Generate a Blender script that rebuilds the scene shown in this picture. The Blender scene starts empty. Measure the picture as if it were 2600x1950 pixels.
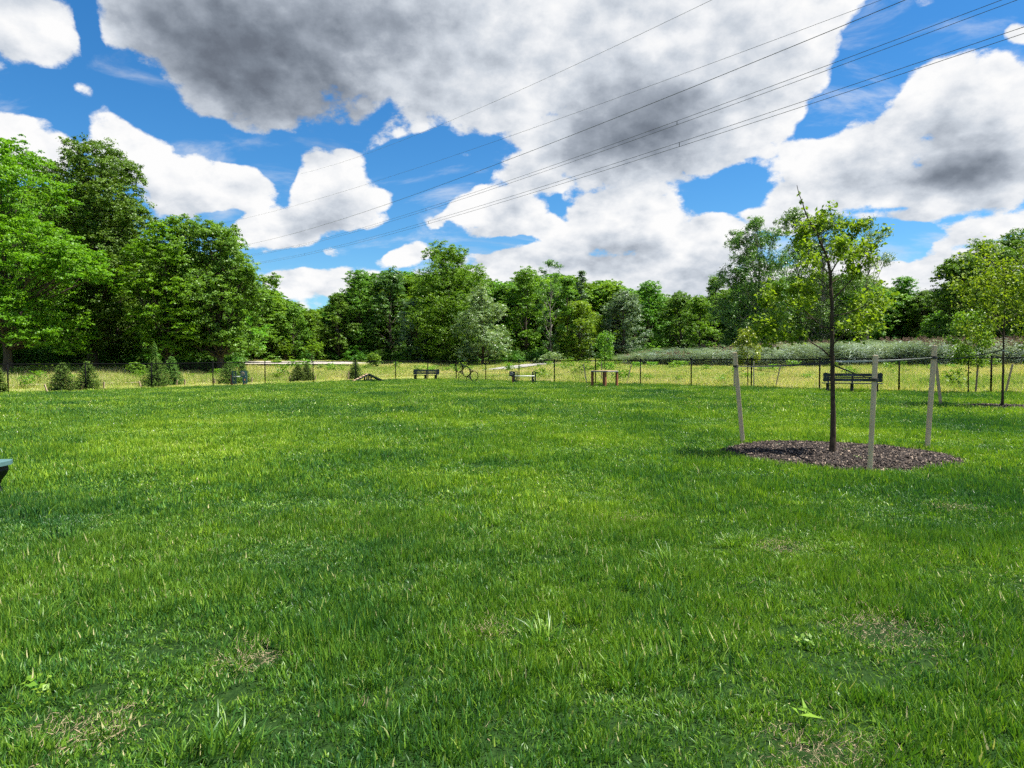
import bpy, math, random
import numpy as np
from mathutils import Vector, Matrix
R = math.radians
sc = bpy.context.scene
COL = sc.collection

# ------------------------------------------------------------------ camera
F_PX, CX, CY, YH, CAMH = 1700.0, 1300.0, 975.0, 925.0, 1.3
PITCH = math.atan((CY - YH) / F_PX)
cd = bpy.data.cameras.new('camera')
cam = bpy.data.objects.new('camera', cd); COL.objects.link(cam)
cd.sensor_width = 36; cd.lens = F_PX / 2600 * 36; cd.clip_end = 5000; cd.clip_start = .05
cam.location = (0, 0, CAMH); cam.rotation_euler = (math.pi / 2 - PITCH, 0, 0)
sc.camera = cam
cp, sp = math.cos(PITCH), math.sin(PITCH)

def ray(px, py):
    a = (px - CX) / F_PX; b = (CY - py) / F_PX
    return np.array([a, cp + sp * b, -sp + cp * b])
def at(px, py, y):
    d = ray(px, py); t = y / d[1]
    return np.array([d[0] * t, y, CAMH + d[2] * t])

# ------------------------------------------------------------------ noise
def _hash(ix, iy, s):
    h = (ix.astype(np.int64) * 374761393 + iy.astype(np.int64) * 668265263 + s * 974711) & 0x7fffffff
    h = (h ^ (h >> 13)) * 1274126177 & 0x7fffffff
    return ((h ^ (h >> 16)) & 0xffff) / 65535.0
def vnoise(x, y, s=0):
    x = np.asarray(x, float); y = np.asarray(y, float)
    ix = np.floor(x); iy = np.floor(y); fx = x - ix; fy = y - iy
    fx = fx * fx * (3 - 2 * fx); fy = fy * fy * (3 - 2 * fy)
    a = _hash(ix, iy, s); b = _hash(ix + 1, iy, s); c = _hash(ix, iy + 1, s); d = _hash(ix + 1, iy + 1, s)
    return (a + (b - a) * fx) * (1 - fy) + (c + (d - c) * fx) * fy
def fbm(x, y, s=0, o=4):
    t = 0; a = .5; n = 0
    for k in range(o):
        t = t + a * vnoise(np.asarray(x) * 2 ** k, np.asarray(y) * 2 ** k, s + k); n += a; a *= .55
    return t / n
def smooth(a, b, x):
    t = np.clip((np.asarray(x, float) - a) / (b - a), 0, 1); return t * t * (3 - 2 * t)

# ------------------------------------------------------------------ terrain
FA = np.array([-26.9, 35.8]); FC = np.array([-7.2, 57.3]); FB = np.array([20.7, 28.9])
def unit(v): v = np.asarray(v, float); return v / np.linalg.norm(v)
DL = unit(FC - FA); DR = unit(FB - FC)
NL = np.array([-DL[1], DL[0]]); NR = np.array([-DR[1], DR[0]])
if NL[1] < 0: NL = -NL
if NR[1] < 0: NR = -NR
def dout(x, y):
    x = np.asarray(x, float); y = np.asarray(y, float)
    l = (x - FC[0]) * NL[0] + (y - FC[1]) * NL[1]
    r = (x - FC[0]) * NR[0] + (y - FC[1]) * NR[1]
    return np.maximum(l, r)
def T(x, y):
    x = np.asarray(x, float); y = np.asarray(y, float)
    z = -.27 * smooth(8, 27, -x) * smooth(5, 30, y)
    z = z + .05 * (fbm(x * .35, y * .35, 3, 3) - .5) * smooth(3, 10, np.hypot(x, y))
    d = np.maximum(dout(x, y) - 1.0, 0)
    u = x / np.maximum(y, 8.0)
    s = np.interp(u, [-.9, -.75, -.4, -.05, .3, .7, 1.0], [.05, .055, .072, .075, .05, .04, .04])
    d2 = np.sqrt(d * d + 9) - 3
    z = z + 4.2 * (1 - np.exp(-s * d2 / 4.2)) + .12 * (fbm(x * .12, y * .12, 9, 3) - .5) * np.minimum(d / 6, 1)
    return z
def G(px, py):
    d = ray(px, py); t = 1.0
    while t < 400:
        x, y, z = d[0] * t, d[1] * t, CAMH + d[2] * t
        g = float(T(x, y))
        if z <= g: break
        t += max(.02, (z - g) * .5)
    return np.array([x, y, g])

# ------------------------------------------------------------------ object helpers
def tag(o, label=None, cat=None, group=None, kind=None):
    if label: o['label'] = label
    if cat: o['category'] = cat
    if group: o['group'] = group
    if kind: o['kind'] = kind
    return o
def empty(name, loc, rz=0, label=None, cat=None, group=None):
    o = bpy.data.objects.new(name, None); COL.objects.link(o); o.empty_display_size = .2
    o.location = loc; o.rotation_euler = (0, 0, rz)
    return tag(o, label, cat, group)
def link(name, me, mat=None, parent=None, loc=None):
    o = bpy.data.objects.new(name, me)
    COL.objects.link(o)
    if mat is not None:
        if len(me.materials) == 0: me.materials.append(mat)
        elif me.materials[0] != mat:
            o.material_slots[0].link = 'OBJECT'; o.material_slots[0].material = mat
    if parent is not None: o.parent = parent
    if loc is not None: o.location = loc
    return o
def np_mesh(name, V, Fq, attr=None, smoothf=False):
    """V (n,3), Fq (m,k) faces all of one size; attr: per-face float 'v'"""
    me = bpy.data.meshes.new(name)
    V = np.ascontiguousarray(V, dtype=np.float32); Fq = np.ascontiguousarray(Fq, dtype=np.int32)
    m, k = Fq.shape
    me.vertices.add(len(V)); me.vertices.foreach_set('co', V.ravel())
    me.loops.add(m * k); me.loops.foreach_set('vertex_index', Fq.ravel())
    me.polygons.add(m)
    me.polygons.foreach_set('loop_start', np.arange(0, m * k, k, dtype=np.int32))
    me.polygons.foreach_set('loop_total', np.full(m, k, dtype=np.int32))
    if smoothf: me.polygons.foreach_set('use_smooth', np.ones(m, dtype=bool))
    if attr is not None:
        a = me.attributes.new('v', 'FLOAT', 'FACE'); a.data.foreach_set('value', np.ascontiguousarray(attr, dtype=np.float32))
    me.update(calc_edges=True)
    return me
class MB:
    def __init__(s): s.v = []; s.f = []
    def add(s, vs, fs):
        n = len(s.v); s.v += [tuple(map(float, p)) for p in vs]; s.f += [tuple(i + n for i in f) for f in fs]
        return s
    def box(s, c, d, rot=None, bev=0.0):
        hx, hy, hz = [q / 2 for q in d]; M = rot or Matrix.Identity(3)
        if bev <= 0:
            P = [Vector((x, y, z)) for x in (-hx, hx) for y in (-hy, hy) for z in (-hz, hz)]
            Fs = [(0, 1, 3, 2), (4, 6, 7, 5), (0, 4, 5, 1), (2, 3, 7, 6), (0, 2, 6, 4), (1, 5, 7, 3)]
        else:
            b = min(bev, hx * .9, hy * .9, hz * .9); P = []; idx = {}
            for sx in (-1, 1):
                for sy in (-1, 1):
                    for sz in (-1, 1):
                        for ax in range(3):
                            q = [sx * (hx - b), sy * (hy - b), sz * (hz - b)]; q[ax] = (sx * hx, sy * hy, sz * hz)[ax]
                            idx[(sx, sy, sz, ax)] = len(P); P.append(Vector(q))
            Fs = []
            for ax in range(3):
                for sg in (-1, 1):
                    o = [a for a in range(3) if a != ax]; l = []
                    for (u, w) in ((-1, -1), (1, -1), (1, 1), (-1, 1)):
                        k = [0, 0, 0]; k[ax] = sg; k[o[0]] = u; k[o[1]] = w; l.append(idx[(*k, ax)])
                    Fs.append(tuple(l))
            for a1 in range(3):
                for a2 in range(a1 + 1, 3):
                    o = 3 - a1 - a2
                    for s1 in (-1, 1):
                        for s2 in (-1, 1):
                            k = [0, 0, 0]; k[a1] = s1; k[a2] = s2; l = []
                            for so, ax in ((-1, a1), (1, a1), (1, a2), (-1, a2)):
                                k[o] = so; l.append(idx[(*k, ax)])
                            Fs.append(tuple(l))
            for sx in (-1, 1):
                for sy in (-1, 1):
                    for sz in (-1, 1): Fs.append(tuple(idx[(sx, sy, sz, a)] for a in range(3)))
        c = Vector(c); return s.add([M @ p + c for p in P], Fs)
    def beam(s, a, b, w, h=None, up=(0, 0, 1), bev=0):
        a = Vector(a); b = Vector(b); d = (b - a); L = d.length; d.normalize(); up = Vector(up)
        x = d.cross(up)
        if x.length < 1e-4: x = d.cross(Vector((0, 1, 0)))
        x.normalize(); z = x.cross(d)
        M = Matrix((x, d, z)).transposed()
        return s.box((a + b) / 2, (w, L, h or w), M, bev)
    def tube(s, pts, r, n=8, cap=True):
        pts = [Vector(p) for p in pts]; rs = r if hasattr(r, '__len__') else [r] * len(pts)
        vs = []; fs = []; prev = None
        for i, p in enumerate(pts):
            t = (pts[min(i + 1, len(pts) - 1)] - pts[max(i - 1, 0)]).normalized()
            if prev is None:
                x = t.orthogonal().normalized()
            else:
                x = (prev - t * prev.dot(t))
                x = x.normalized() if x.length > 1e-5 else t.orthogonal().normalized()
            prev = x; y = t.cross(x)
            for k in range(n):
                a = 2 * math.pi * k / n; vs.append(p + (x * math.cos(a) + y * math.sin(a)) * rs[i])
        for i in range(len(pts) - 1):
            for k in range(n):
                k2 = (k + 1) % n; fs.append((i * n + k, i * n + k2, (i + 1) * n + k2, (i + 1) * n + k))
        if cap:
            fs.append(tuple(range(n - 1, -1, -1))); fs.append(tuple((len(pts) - 1) * n + k for k in range(n)))
        return s.add(vs, fs)
    def prism(s, poly, a, b, fn):
        """poly: list of (u,w); extruded between a and b; fn(u,w,t)->xyz"""
        n = len(poly)
        vs = [fn(u, w, a) for u, w in poly] + [fn(u, w, b) for u, w in poly]
        fs = [tuple(range(n))[::-1], tuple(range(n, 2 * n))] + [(i, (i + 1) % n, n + (i + 1) % n, n + i) for i in range(n)]
        return s.add(vs, fs)
    def torus(s, c, r, r2, ax_u, ax_v, n=40, m=8):
        ax_u = Vector(ax_u).normalized(); ax_v = Vector(ax_v).normalized(); w = ax_u.cross(ax_v); c = Vector(c); vs = []; fs = []
        for i in range(n):
            a = 2 * math.pi * i / n; d = ax_u * math.cos(a) + ax_v * math.sin(a)
            for j in range(m):
                b = 2 * math.pi * j / m; vs.append(c + d * (r + r2 * math.cos(b)) + w * r2 * math.sin(b))
        for i in range(n):
            for j in range(m):
                fs.append((i * m + j, ((i + 1) % n) * m + j, ((i + 1) % n) * m + (j + 1) % m, i * m + (j + 1) % m))
        return s.add(vs, fs)
    def mesh(s, name):
        me = bpy.data.meshes.new(name); me.from_pydata(s.v, [], s.f); me.update(); return me
    def build(s, name, mat, parent=None, sm=False):
        me = s.mesh(name)
        if sm:
            for p in me.polygons: p.use_smooth = len(p.vertices) == 4
        return link(name, me, mat, parent)

# ------------------------------------------------------------------ materials
def newmat(name):
    m = bpy.data.materials.new(name); m.use_nodes = True; nt = m.node_tree; nt.nodes.clear()
    return m, nt, nt.nodes, nt.links
def out(nt, sh):
    o = nt.nodes.new('ShaderNodeOutputMaterial'); nt.links.new(sh, o.inputs['Surface']); return o
def noise(nt, vec, scale, detail=4, rough=.55, dist=0):
    n = nt.nodes.new('ShaderNodeTexNoise'); n.inputs['Scale'].default_value = scale
    n.inputs['Detail'].default_value = detail; n.inputs['Roughness'].default_value = rough; n.inputs['Distortion'].default_value = dist
    if vec is not None: nt.links.new(vec, n.inputs['Vector'])
    return n.outputs[0]
def ramp(nt, fac, stops):
    r = nt.nodes.new('ShaderNodeValToRGB'); e = r.color_ramp.elements
    while len(e) > 1: e.remove(e[-1])
    e[0].position = stops[0][0]; e[0].color = (*stops[0][1], 1)
    for p, c in stops[1:]:
        q = e.new(p); q.color = (*c, 1)
    nt.links.new(fac, r.inputs[0]); return r.outputs[0]
def mixc(nt, f, a, b, mode='MIX'):
    n = nt.nodes.new('ShaderNodeMix'); n.data_type = 'RGBA'; n.blend_type = mode
    for i, q in ((0, f), (6, a), (7, b)):
        if isinstance(q, (int, float)): n.inputs[i].default_value = q
        elif isinstance(q, tuple): n.inputs[i].default_value = (*q, 1)
        else: nt.links.new(q, n.inputs[i])
    return n.outputs[2]
def math_(nt, op, a, b=None, c=None, clamp=False):
    n = nt.nodes.new('ShaderNodeMath'); n.operation = op; n.use_clamp = clamp
    for i, q in enumerate((a, b, c)):
        if q is None: continue
        if isinstance(q, (int, float)): n.inputs[i].default_value = q
        else: nt.links.new(q, n.inputs[i])
    return n.outputs[0]
def bsdf(nt, col, rough=.6, spec=.3, metal=0, bump=None, bstr=.3, bdist=.01):
    b = nt.nodes.new('ShaderNodeBsdfPrincipled')
    if isinstance(col, tuple): b.inputs['Base Color'].default_value = (*col, 1)
    else: nt.links.new(col, b.inputs['Base Color'])
    if isinstance(rough, (int, float)): b.inputs['Roughness'].default_value = rough
    else: nt.links.new(rough, b.inputs['Roughness'])
    b.inputs['Specular IOR Level'].default_value = spec; b.inputs['Metallic'].default_value = metal
    if bump is not None:
        bn = nt.nodes.new('ShaderNodeBump'); bn.inputs['Strength'].default_value = bstr; bn.inputs['Distance'].default_value = bdist
        nt.links.new(bump, bn.inputs['Height']); nt.links.new(bn.outputs[0], b.inputs['Normal'])
    return b.outputs[0]
def objco(nt): return nt.nodes.new('ShaderNodeTexCoord').outputs['Object']
def worldpos(nt): return nt.nodes.new('ShaderNodeNewGeometry').outputs['Position']

def simple(name, c1, c2, scale=8, rough=.6, spec=.3, stretch=None, bstr=.3, metal=0):
    m, nt, N, L = newmat(name); v = objco(nt)
    if stretch:
        mp = N.new('ShaderNodeMapping'); mp.inputs['Scale'].default_value = stretch; L.new(v, mp.inputs[0]); v = mp.outputs[0]
    n = noise(nt, v, scale, 6, .65)
    col = ramp(nt, n, [(.3, c1), (.7, c2)])
    out(nt, bsdf(nt, col, rough, spec, metal, n, bstr)); return m
def leafmat(name, dark, light, trans=.35, spec=.35, rough=.5, tcol=None, world_noise=0.0):
    m, nt, N, L = newmat(name)
    a = N.new('ShaderNodeAttribute'); a.attribute_name = 'v'
    f = a.outputs['Fac']
    oi = N.new('ShaderNodeObjectInfo')
    col = mixc(nt, f, dark, light)
    hs = N.new('ShaderNodeHueSaturation'); L.new(col, hs.inputs['Color'])
    L.new(math_(nt, 'MULTIPLY_ADD', oi.outputs['Random'], .03, .485), hs.inputs['Hue'])
    L.new(math_(nt, 'MULTIPLY_ADD', oi.outputs['Random'], .3, .85), hs.inputs['Value'])
    col = hs.outputs[0]
    b = bsdf(nt, col, rough, spec)
    t = N.new('ShaderNodeBsdfTranslucent')
    tc = mixc(nt, 1.0, col, tcol or (1.25, 1.3, .45), 'MULTIPLY'); L.new(tc, t.inputs[0])
    mx = N.new('ShaderNodeMixShader'); mx.inputs[0].default_value = trans
    L.new(b, mx.inputs[1]); L.new(t.outputs[0], mx.inputs[2]); out(nt, mx.outputs[0]); return m

M = {}
M['bark'] = simple('bark', (.035, .028, .02), (.12, .10, .08), 14, .9, .1, (1, 1, .15), .8)
M['bark_dark'] = simple('bark_dark', (.022, .015, .01), (.10, .075, .055), 30, .9, .1, (1, 1, .3), 1.0)
M['bark_pale'] = simple('bark_pale', (.12, .11, .09), (.32, .29, .25), 10, .9, .1, (1, 1, .4), .6)
M['stake'] = simple('stake_wood', (.48, .37, .24), (.62, .50, .35), 5, .85, .1, (5, 5, .5), .15)
M['stake_raw'] = simple('stake_raw_wood', (.38, .28, .18), (.5, .4, .28), 5, .85, .1, (5, 5, .5), .15)
M['strap'] = simple('strap_webbing', (.012, .012, .013), (.03, .03, .03), 60, .6, .4)
M['strap_pale'] = simple('strap_pale', (.35, .37, .36), (.55, .57, .55), 40, .45, .5)
M['black'] = simple('black_coated_metal', (.004, .0045, .0045), (.008, .009, .009), 30, .7, .04, bstr=.02)
M['green_plastic'] = simple('dark_green_plastic', (.004, .014, .012), (.009, .024, .021), 12, .5, .4, (.3, 3, 3), .1)
M['black_plastic'] = simple('black_plastic', (.004, .0045, .005), (.008, .009, .010), 20, .55, .4, bstr=.1)
M['teal_plastic'] = simple('teal_plastic', (.06, .13, .13), (.09, .18, .18), 15, .5, .4, (.3, 3, 3), .1)
M['redwood'] = simple('red_brown_lumber', (.17, .06, .028), (.30, .12, .055), 10, .7, .3, (5, 5, .4), .2)
M['tan'] = simple('tan_board', (.48, .33, .20), (.66, .48, .32), 9, .7, .2, (1, 6, 6), .2)
M['grey_edge'] = simple('grey_trim', (.16, .17, .17), (.25, .26, .26), 12, .6, .3)
M['white_bar'] = simple('white_pipe', (.74, .74, .72), (.82, .82, .80), 12, .4, .5, bstr=.05)
M['letter'] = simple('engraved_letter', (.22, .23, .26), (.30, .31, .34), 12, .7, .2)
M['conductor'] = simple('power_cable', (.05, .055, .06), (.09, .095, .1), 3, .5, .3)
M['straw'] = simple('dry_stems', (.28, .2, .12), (.5, .4, .26), 30, .9, .1)
M['chip'] = None

# leaves (dark, light)
M['maple_bright'] = leafmat('leaf_maple_bright', (.065, .18, .010), (.22, .39, .022), .42)
M['maple'] = leafmat('leaf_maple', (.06, .17, .014), (.22, .41, .032), .35)
M['oak'] = leafmat('leaf_oak_dark', (.045, .13, .018), (.17, .32, .038), .3)
M['ash'] = leafmat('leaf_ash', (.055, .155, .018), (.20, .38, .042), .32)
M['yellowgreen'] = leafmat('leaf_yellow_green', (.10, .21, .012), (.27, .42, .03), .4)
M['cottonwood'] = leafmat('leaf_cottonwood', (.045, .11, .022), (.17, .29, .07), .32, .5, .4)
M['silver'] = leafmat('leaf_silver', (.05, .12, .05), (.24, .34, .20), .25, .5, .45)
M['paleleaf'] = leafmat('leaf_pale', (.07, .15, .03), (.30, .37, .19), .3, .5, .4)
M['sapling_leaf'] = leafmat('leaf_sapling', (.065, .15, .012), (.30, .43, .035), .40, .18, .5)
M['yellow_leaf'] = leafmat('leaf_sapling_yellow', (.10, .19, .015), (.33, .42, .04), .38, .5, .4)
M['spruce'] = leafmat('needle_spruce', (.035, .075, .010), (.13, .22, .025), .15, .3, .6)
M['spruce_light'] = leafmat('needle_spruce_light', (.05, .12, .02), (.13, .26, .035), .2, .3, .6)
M['shrub'] = leafmat('leaf_shrub', (.06, .17, .012), (.22, .38, .03), .35)
M['under'] = leafmat('leaf_undergrowth', (.04, .12, .012), (.13, .27, .03), .3)

def grassmat(name, stops, trans=.35, spec=.35, rough=.45, nscale=.25, patch=None):
    """colour from attribute v (per blade), a slow world-space patch noise and the tuft's random"""
    m, nt, N, L = newmat(name)
    a = N.new('ShaderNodeAttribute'); a.attribute_name = 'v'
    wp = worldpos(nt)
    n1 = noise(nt, wp, nscale, 4, .6)
    n2 = noise(nt, wp, nscale * 9, 3, .6)
    oi = N.new('ShaderNodeObjectInfo')
    f = math_(nt, 'MULTIPLY_ADD', a.outputs['Fac'], .55, math_(nt, 'MULTIPLY_ADD', n1, 1.75, -.72))
    f = math_(nt, 'ADD', f, math_(nt, 'MULTIPLY_ADD', n2, .5, -.25))
    f = math_(nt, 'ADD', f, math_(nt, 'MULTIPLY_ADD', oi.outputs['Random'], .2, -.1), clamp=True)
    col = ramp(nt, f, stops)
    b = bsdf(nt, col, rough, spec)
    t = N.new('ShaderNodeBsdfTranslucent')
    L.new(mixc(nt, 1.0, col, (1.25, 1.35, .5), 'MULTIPLY'), t.inputs[0])
    mx = N.new('ShaderNodeMixShader'); mx.inputs[0].default_value = trans
    L.new(b, mx.inputs[1]); L.new(t.outputs[0], mx.inputs[2]); out(nt, mx.outputs[0]); return m
M['grass'] = grassmat('lawn_grass', [(0, (.03, .105, .026)), (.25, (.075, .20, .024)), (.48, (.185, .32, .020)), (.75, (.315, .45, .028)), (.94, (.42, .52, .09)), (1, (.58, .52, .26))], .28, .34, .42)
M['grass_near'] = grassmat('lawn_grass_near', [(0, (.024, .090, .024)), (.25, (.055, .155, .022)), (.48, (.12, .24, .020)), (.75, (.21, .345, .028)), (.94, (.35, .46, .10)), (1, (.52, .48, .24))], .28, .34, .42)
M['meadow'] = grassmat('meadow_grass', [(0, (.16, .29, .035)), (.22, (.28, .41, .06)), (.40, (.40, .47, .11)), (.55, (.54, .50, .21)), (.78, (.66, .56, .32)), (1, (.70, .58, .38))], .35, .3, .6, .10)
M['reed'] = grassmat('reed_leaf', [(0, (.12, .18, .13)), (.4, (.23, .30, .23)), (.8, (.37, .43, .36)), (1, (.46, .49, .40))], .2, .5, .4, .1)
M['reedtop'] = simple('reed_plume', (.15, .09, .06), (.32, .22, .15), 20, .9, .1)

# ------------------------------------------------------------------ world (Nishita sky + cumulus by direction)
SUN_AZ, SUN_EL = R(91), R(63)
w = bpy.data.worlds.new('World'); sc.world = w; w.use_nodes = True
nt = w.node_tree; N = nt.nodes; L = nt.links; N.clear()
sky = N.new('ShaderNodeTexSky'); sky.sky_type = 'NISHITA'; sky.sun_disc = False
sky.sun_elevation = SUN_EL; sky.sun_rotation = SUN_AZ; sky.air_density = 1.0; sky.dust_density = .3; sky.ozone_density = 3.0
hs = N.new('ShaderNodeHueSaturation'); hs.inputs['Saturation'].default_value = 1.32; L.new(sky.outputs[0], hs.inputs['Color'])
bg_sky = N.new('ShaderNodeBackground'); bg_sky.inputs[1].default_value = .060
L.new(mixc(nt, 1.0, hs.outputs[0], (.80, 1.06, 1.14), 'MULTIPLY'), bg_sky.inputs[0])
tc = N.new('ShaderNodeTexCoord'); sep = N.new('ShaderNodeSeparateXYZ'); L.new(tc.outputs['Generated'], sep.inputs[0])
yy = math_(nt, 'MAXIMUM', sep.outputs[1], .25)
uu = math_(nt, 'DIVIDE', sep.outputs[0], yy); vv = math_(nt, 'DIVIDE', sep.outputs[2], yy)
comb = N.new('ShaderNodeCombineXYZ'); L.new(uu, comb.inputs[0]); L.new(vv, comb.inputs[1]); UV = comb.outputs[0]
# noise coordinates: real directions, finer towards the horizon
zc = math_(nt, 'MAXIMUM', sep.outputs[2], 0.0)
den = math_(nt, 'POWER', math_(nt, 'ADD', zc, .32), .55)
def vm(op, a, b=None, s=None):
    n = N.new('ShaderNodeVectorMath'); n.operation = op
    for i, q in enumerate((a, b)):
        if q is None: continue
        if isinstance(q, tuple): n.inputs[i].default_value = q
        else: L.new(q, n.inputs[i])
    if s is not None:
        if isinstance(s, (int, float)): n.inputs['Scale'].default_value = s
        else: L.new(s, n.inputs['Scale'])
    return n.outputs[0]
P = vm('SCALE', vm('MULTIPLY', tc.outputs['Generated'], (1, 1, 1.35)), None, math_(nt, 'DIVIDE', 1.0, den))
def blob(cx, cy, rx, ry, rot=0, src=None):
    """cx,cy,rx,ry in 2212-wide picture pixels, turned into directions of the sky"""
    d = ray(cx * 1.1754, cy * 1.1754); u, v = d[0] / d[1], d[2] / d[1]; s = 1.1754 / F_PX
    mp = N.new('ShaderNodeMapping'); mp.vector_type = 'TEXTURE'
    mp.inputs['Location'].default_value = (u, v, 0); mp.inputs['Rotation'].default_value = (0, 0, R(-rot))
    mp.inputs['Scale'].default_value = (rx * s * 1.07, ry * s * 1.07, 1); L.new(src or UV, mp.inputs[0])
    g = N.new('ShaderNodeTexGradient'); g.gradient_type = 'SPHERICAL'; L.new(mp.outputs[0], g.inputs[0])
    return g.outputs['Fac']
def field(bl, src=None, mx_=False):
    acc = None
    for b in bl:
        k = b[5] if len(b) > 5 else 1.0
        f = blob(*b[:4], b[4] if len(b) > 4 else 0, src)
        if mx_:
            f = math_(nt, 'MULTIPLY', f, .75 + .55 * k)
            acc = f if acc is None else math_(nt, 'SMOOTH_MAX', acc, f, .12)
        else: acc = math_(nt, 'MULTIPLY', f, k) if acc is None else math_(nt, 'MULTIPLY_ADD', f, k, acc)
    return acc
# slow warp of the layout so that outlines are not ellipses
wn = N.new('ShaderNodeTexNoise'); wn.inputs['Scale'].default_value = 3.2; wn.inputs['Detail'].default_value = 3; L.new(P, wn.inputs['Vector'])
warp = vm('SCALE', vm('SUBTRACT', wn.outputs['Color'], (.5, .5, .5)), None, .07)
UVw = vm('ADD', UV, warp)
CL = [  # x, y, rx, ry, rot, strength
 (560, 60, 420, 250, 0, 1.6), (330, 60, 170, 110, 10, .9), (620, 210, 170, 100, 15, .9), (1000, 90, 380, 210, 0, 1.6),
 (1020, 210, 230, 95, 12, .9), (1400, 150, 420, 260, 0, 1.7), (1700, 60, 230, 170, -15, 1.5), (1330, 320, 240, 110, 0, 1.4), (1550, 290, 190, 110, -12, 1.0),
 (850, -40, 700, 200, 0, 1.0), (1450, -60, 500, 200, 0, 1.0), (1160, 290, 130, 60, 10, .8),
 (50, 40, 170, 100, 20, 1.3), (110, 110, 90, 50, 0, .7),
 (260, 315, 130, 75, 15, 1.4), (410, 385, 190, 90, 12, 1.4), (520, 400, 110, 80, 0, .8), (40, 310, 130, 70, 20, 1.3),
 (720, 400, 160, 95, 0, 1.5), (610, 480, 170, 70, -8, 1.2), (740, 460, 110, 70, 0, .8), (720, 545, 55, 40, 0, .6),
 (1160, 370, 110, 70, 0, 1.2), (1090, 460, 150, 85, 0, 1.5), (1350, 470, 190, 90, 0, 1.6), (1230, 500, 160, 80, 0, 1.0),
 (1540, 520, 120, 80, -20, 1.4), (1300, 590, 420, 75, 0, 1.7), (1100, 560, 100, 50, 0, .9), (890, 545, 65, 50, 0, 1.3), (690, 600, 140, 45, 0, 1.3), (1480, 600, 200, 60, 0, 1.0),
 (930, 480, 60, 30, -10, .55), (2080, 220, 240, 125, -10, 1.6), (1850, 330, 250, 110, -22, 1.5), (2150, 330, 240, 150, 0, 1.5), (2000, 420, 260, 80, 8, 1.3), (1740, 390, 120, 60, -20, .9),
 (1740, 310, 110, 50, -10, .62), (2140, 440, 130, 70, 0, .7), (2110, 570, 260, 70, -10, 1.25), (1950, 610, 220, 60, 0, 1.1), (2180, 500, 120, 40, -15, .8), (1700, 470, 150, 40, 5, .55),
 (1820, 585, 170, 50, -5, .9), (1990, 470, 160, 40, -8, .9), (2120, 500, 150, 45, -10, 1.0), (1780, 440, 110, 30, 5, .7), (1400, 400, 90, 40, 0, .8), (2190, 60, 40, 30, 0, .35), (1560, 390, 60, 30, -10, .4), (150, 190, 50, 30, 10, .4)]
HO = [(290, 190, 130, 75, 32, 1.0), (520, 315, 170, 38, 22, 1.1), (60, 205, 140, 50, 0, .9), (870, 345, 130, 50, -20, 1.1), (900, 415, 70, 75, 0, 1.0), (1000, 385, 60, 50, 0, .8), (830, 520, 220, 42, -10, 1.0), (620, 555, 120, 26, 0, .7),
 (1565, 385, 110, 50, -25, .9), (1580, 430, 80, 38, 0, .9), (1895, 120, 105, 135, 10, 1.3), (615, 395, 26, 70, 0, .55), (2040, 70, 220, 60, -24, .9), (1960, 505, 90, 18, 10, .8), (1945, 545, 70, 30, 0, .8), (1090, 535, 110, 18, -8, .8), (820, 240, 70, 26, -50, .45), (940, 170, 30, 20, 0, .6),
 (1215, 455, 18, 60, 0, .5), (610, 340, 50, 60, 0, .7), (190, 90, 26, 100, 0, .8), (130, 260, 60, 30, 30, .6), (1300, 145, 40, 22, -30, .45), (740, 290, 70, 30, 0, .5), (1765, 255, 95, 50, -35, .85), (480, 460, 60, 30, 0, .6), (1660, 395, 80, 30, -20, .4)]
DK = [(560, 120, 420, 210, 5, 1.25), (640, 210, 260, 120, 20, .7), (400, 60, 200, 120, 20, .5), (900, 40, 380, 110, 0, .38), (1180, 130, 220, 110, 0, .2), (1400, 270, 250, 115, -5, .8), (1450, 180, 300, 110, -20, .28), (1330, 320, 180, 75, 0, .35),
 (480, -20, 520, 120, 0, .4), (2020, 385, 260, 55, -3, .95), (2130, 350, 160, 60, -5, .6), (2060, 290, 220, 80, 0, .35), (1840, 330, 130, 60, -30, .3), (690, 470, 140, 60, -20, .42), (400, 410, 190, 60, 5, .3), (1160, 400, 80, 35, 0, .4),
 (1360, 520, 160, 35, 0, .38), (1100, 500, 130, 30, 0, .3), (1520, 560, 120, 45, -15, .5), (1250, 560, 160, 30, 0, .3), (2120, 590, 200, 50, 0, .22), (60, 0, 120, 60, 0, .5), (1440, 620, 120, 30, 0, .4)]
Dn = field(CL, UVw, True)
Dn = math_(nt, 'SUBTRACT', Dn, field(HO, UVw))
# clouds all round outside the field of view as well
side = math_(nt, 'SMOOTH_MIN', 1.0, 0.0, 0.0)
behind = N.new('ShaderNodeMapRange'); behind.interpolation_type = 'SMOOTHSTEP'
behind.inputs['From Min'].default_value = .72; behind.inputs['From Max'].default_value = .45; L.new(sep.outputs[1], behind.inputs['Value'])
cov = noise(nt, P, 1.6, 2, .5)
Dn = math_(nt, 'ADD', Dn, math_(nt, 'MULTIPLY', behind.outputs[0], math_(nt, 'MULTIPLY_ADD', cov, 2.6, -1.1)))
def nfield(vec):
    a = noise(nt, vec, 7.0, 10, .68, 0)
    v = N.new('ShaderNodeTexVoronoi'); v.feature = 'F1'; v.inputs['Scale'].default_value = 17.0
    v.inputs['Detail'].default_value = 1.0; v.inputs['Roughness'].default_value = .55
    v.normalize = True
    L.new(vec, v.inputs['Vector'])
    a = math_(nt, 'MULTIPLY_ADD', a, 1.7, -.85)
    return math_(nt, 'ADD', a, math_(nt, 'MULTIPLY_ADD', v.outputs['Distance'], -1.1, .42))
n_a = nfield(P)
n_b = nfield(vm('ADD', P, (.02, .0, .03)))
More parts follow.
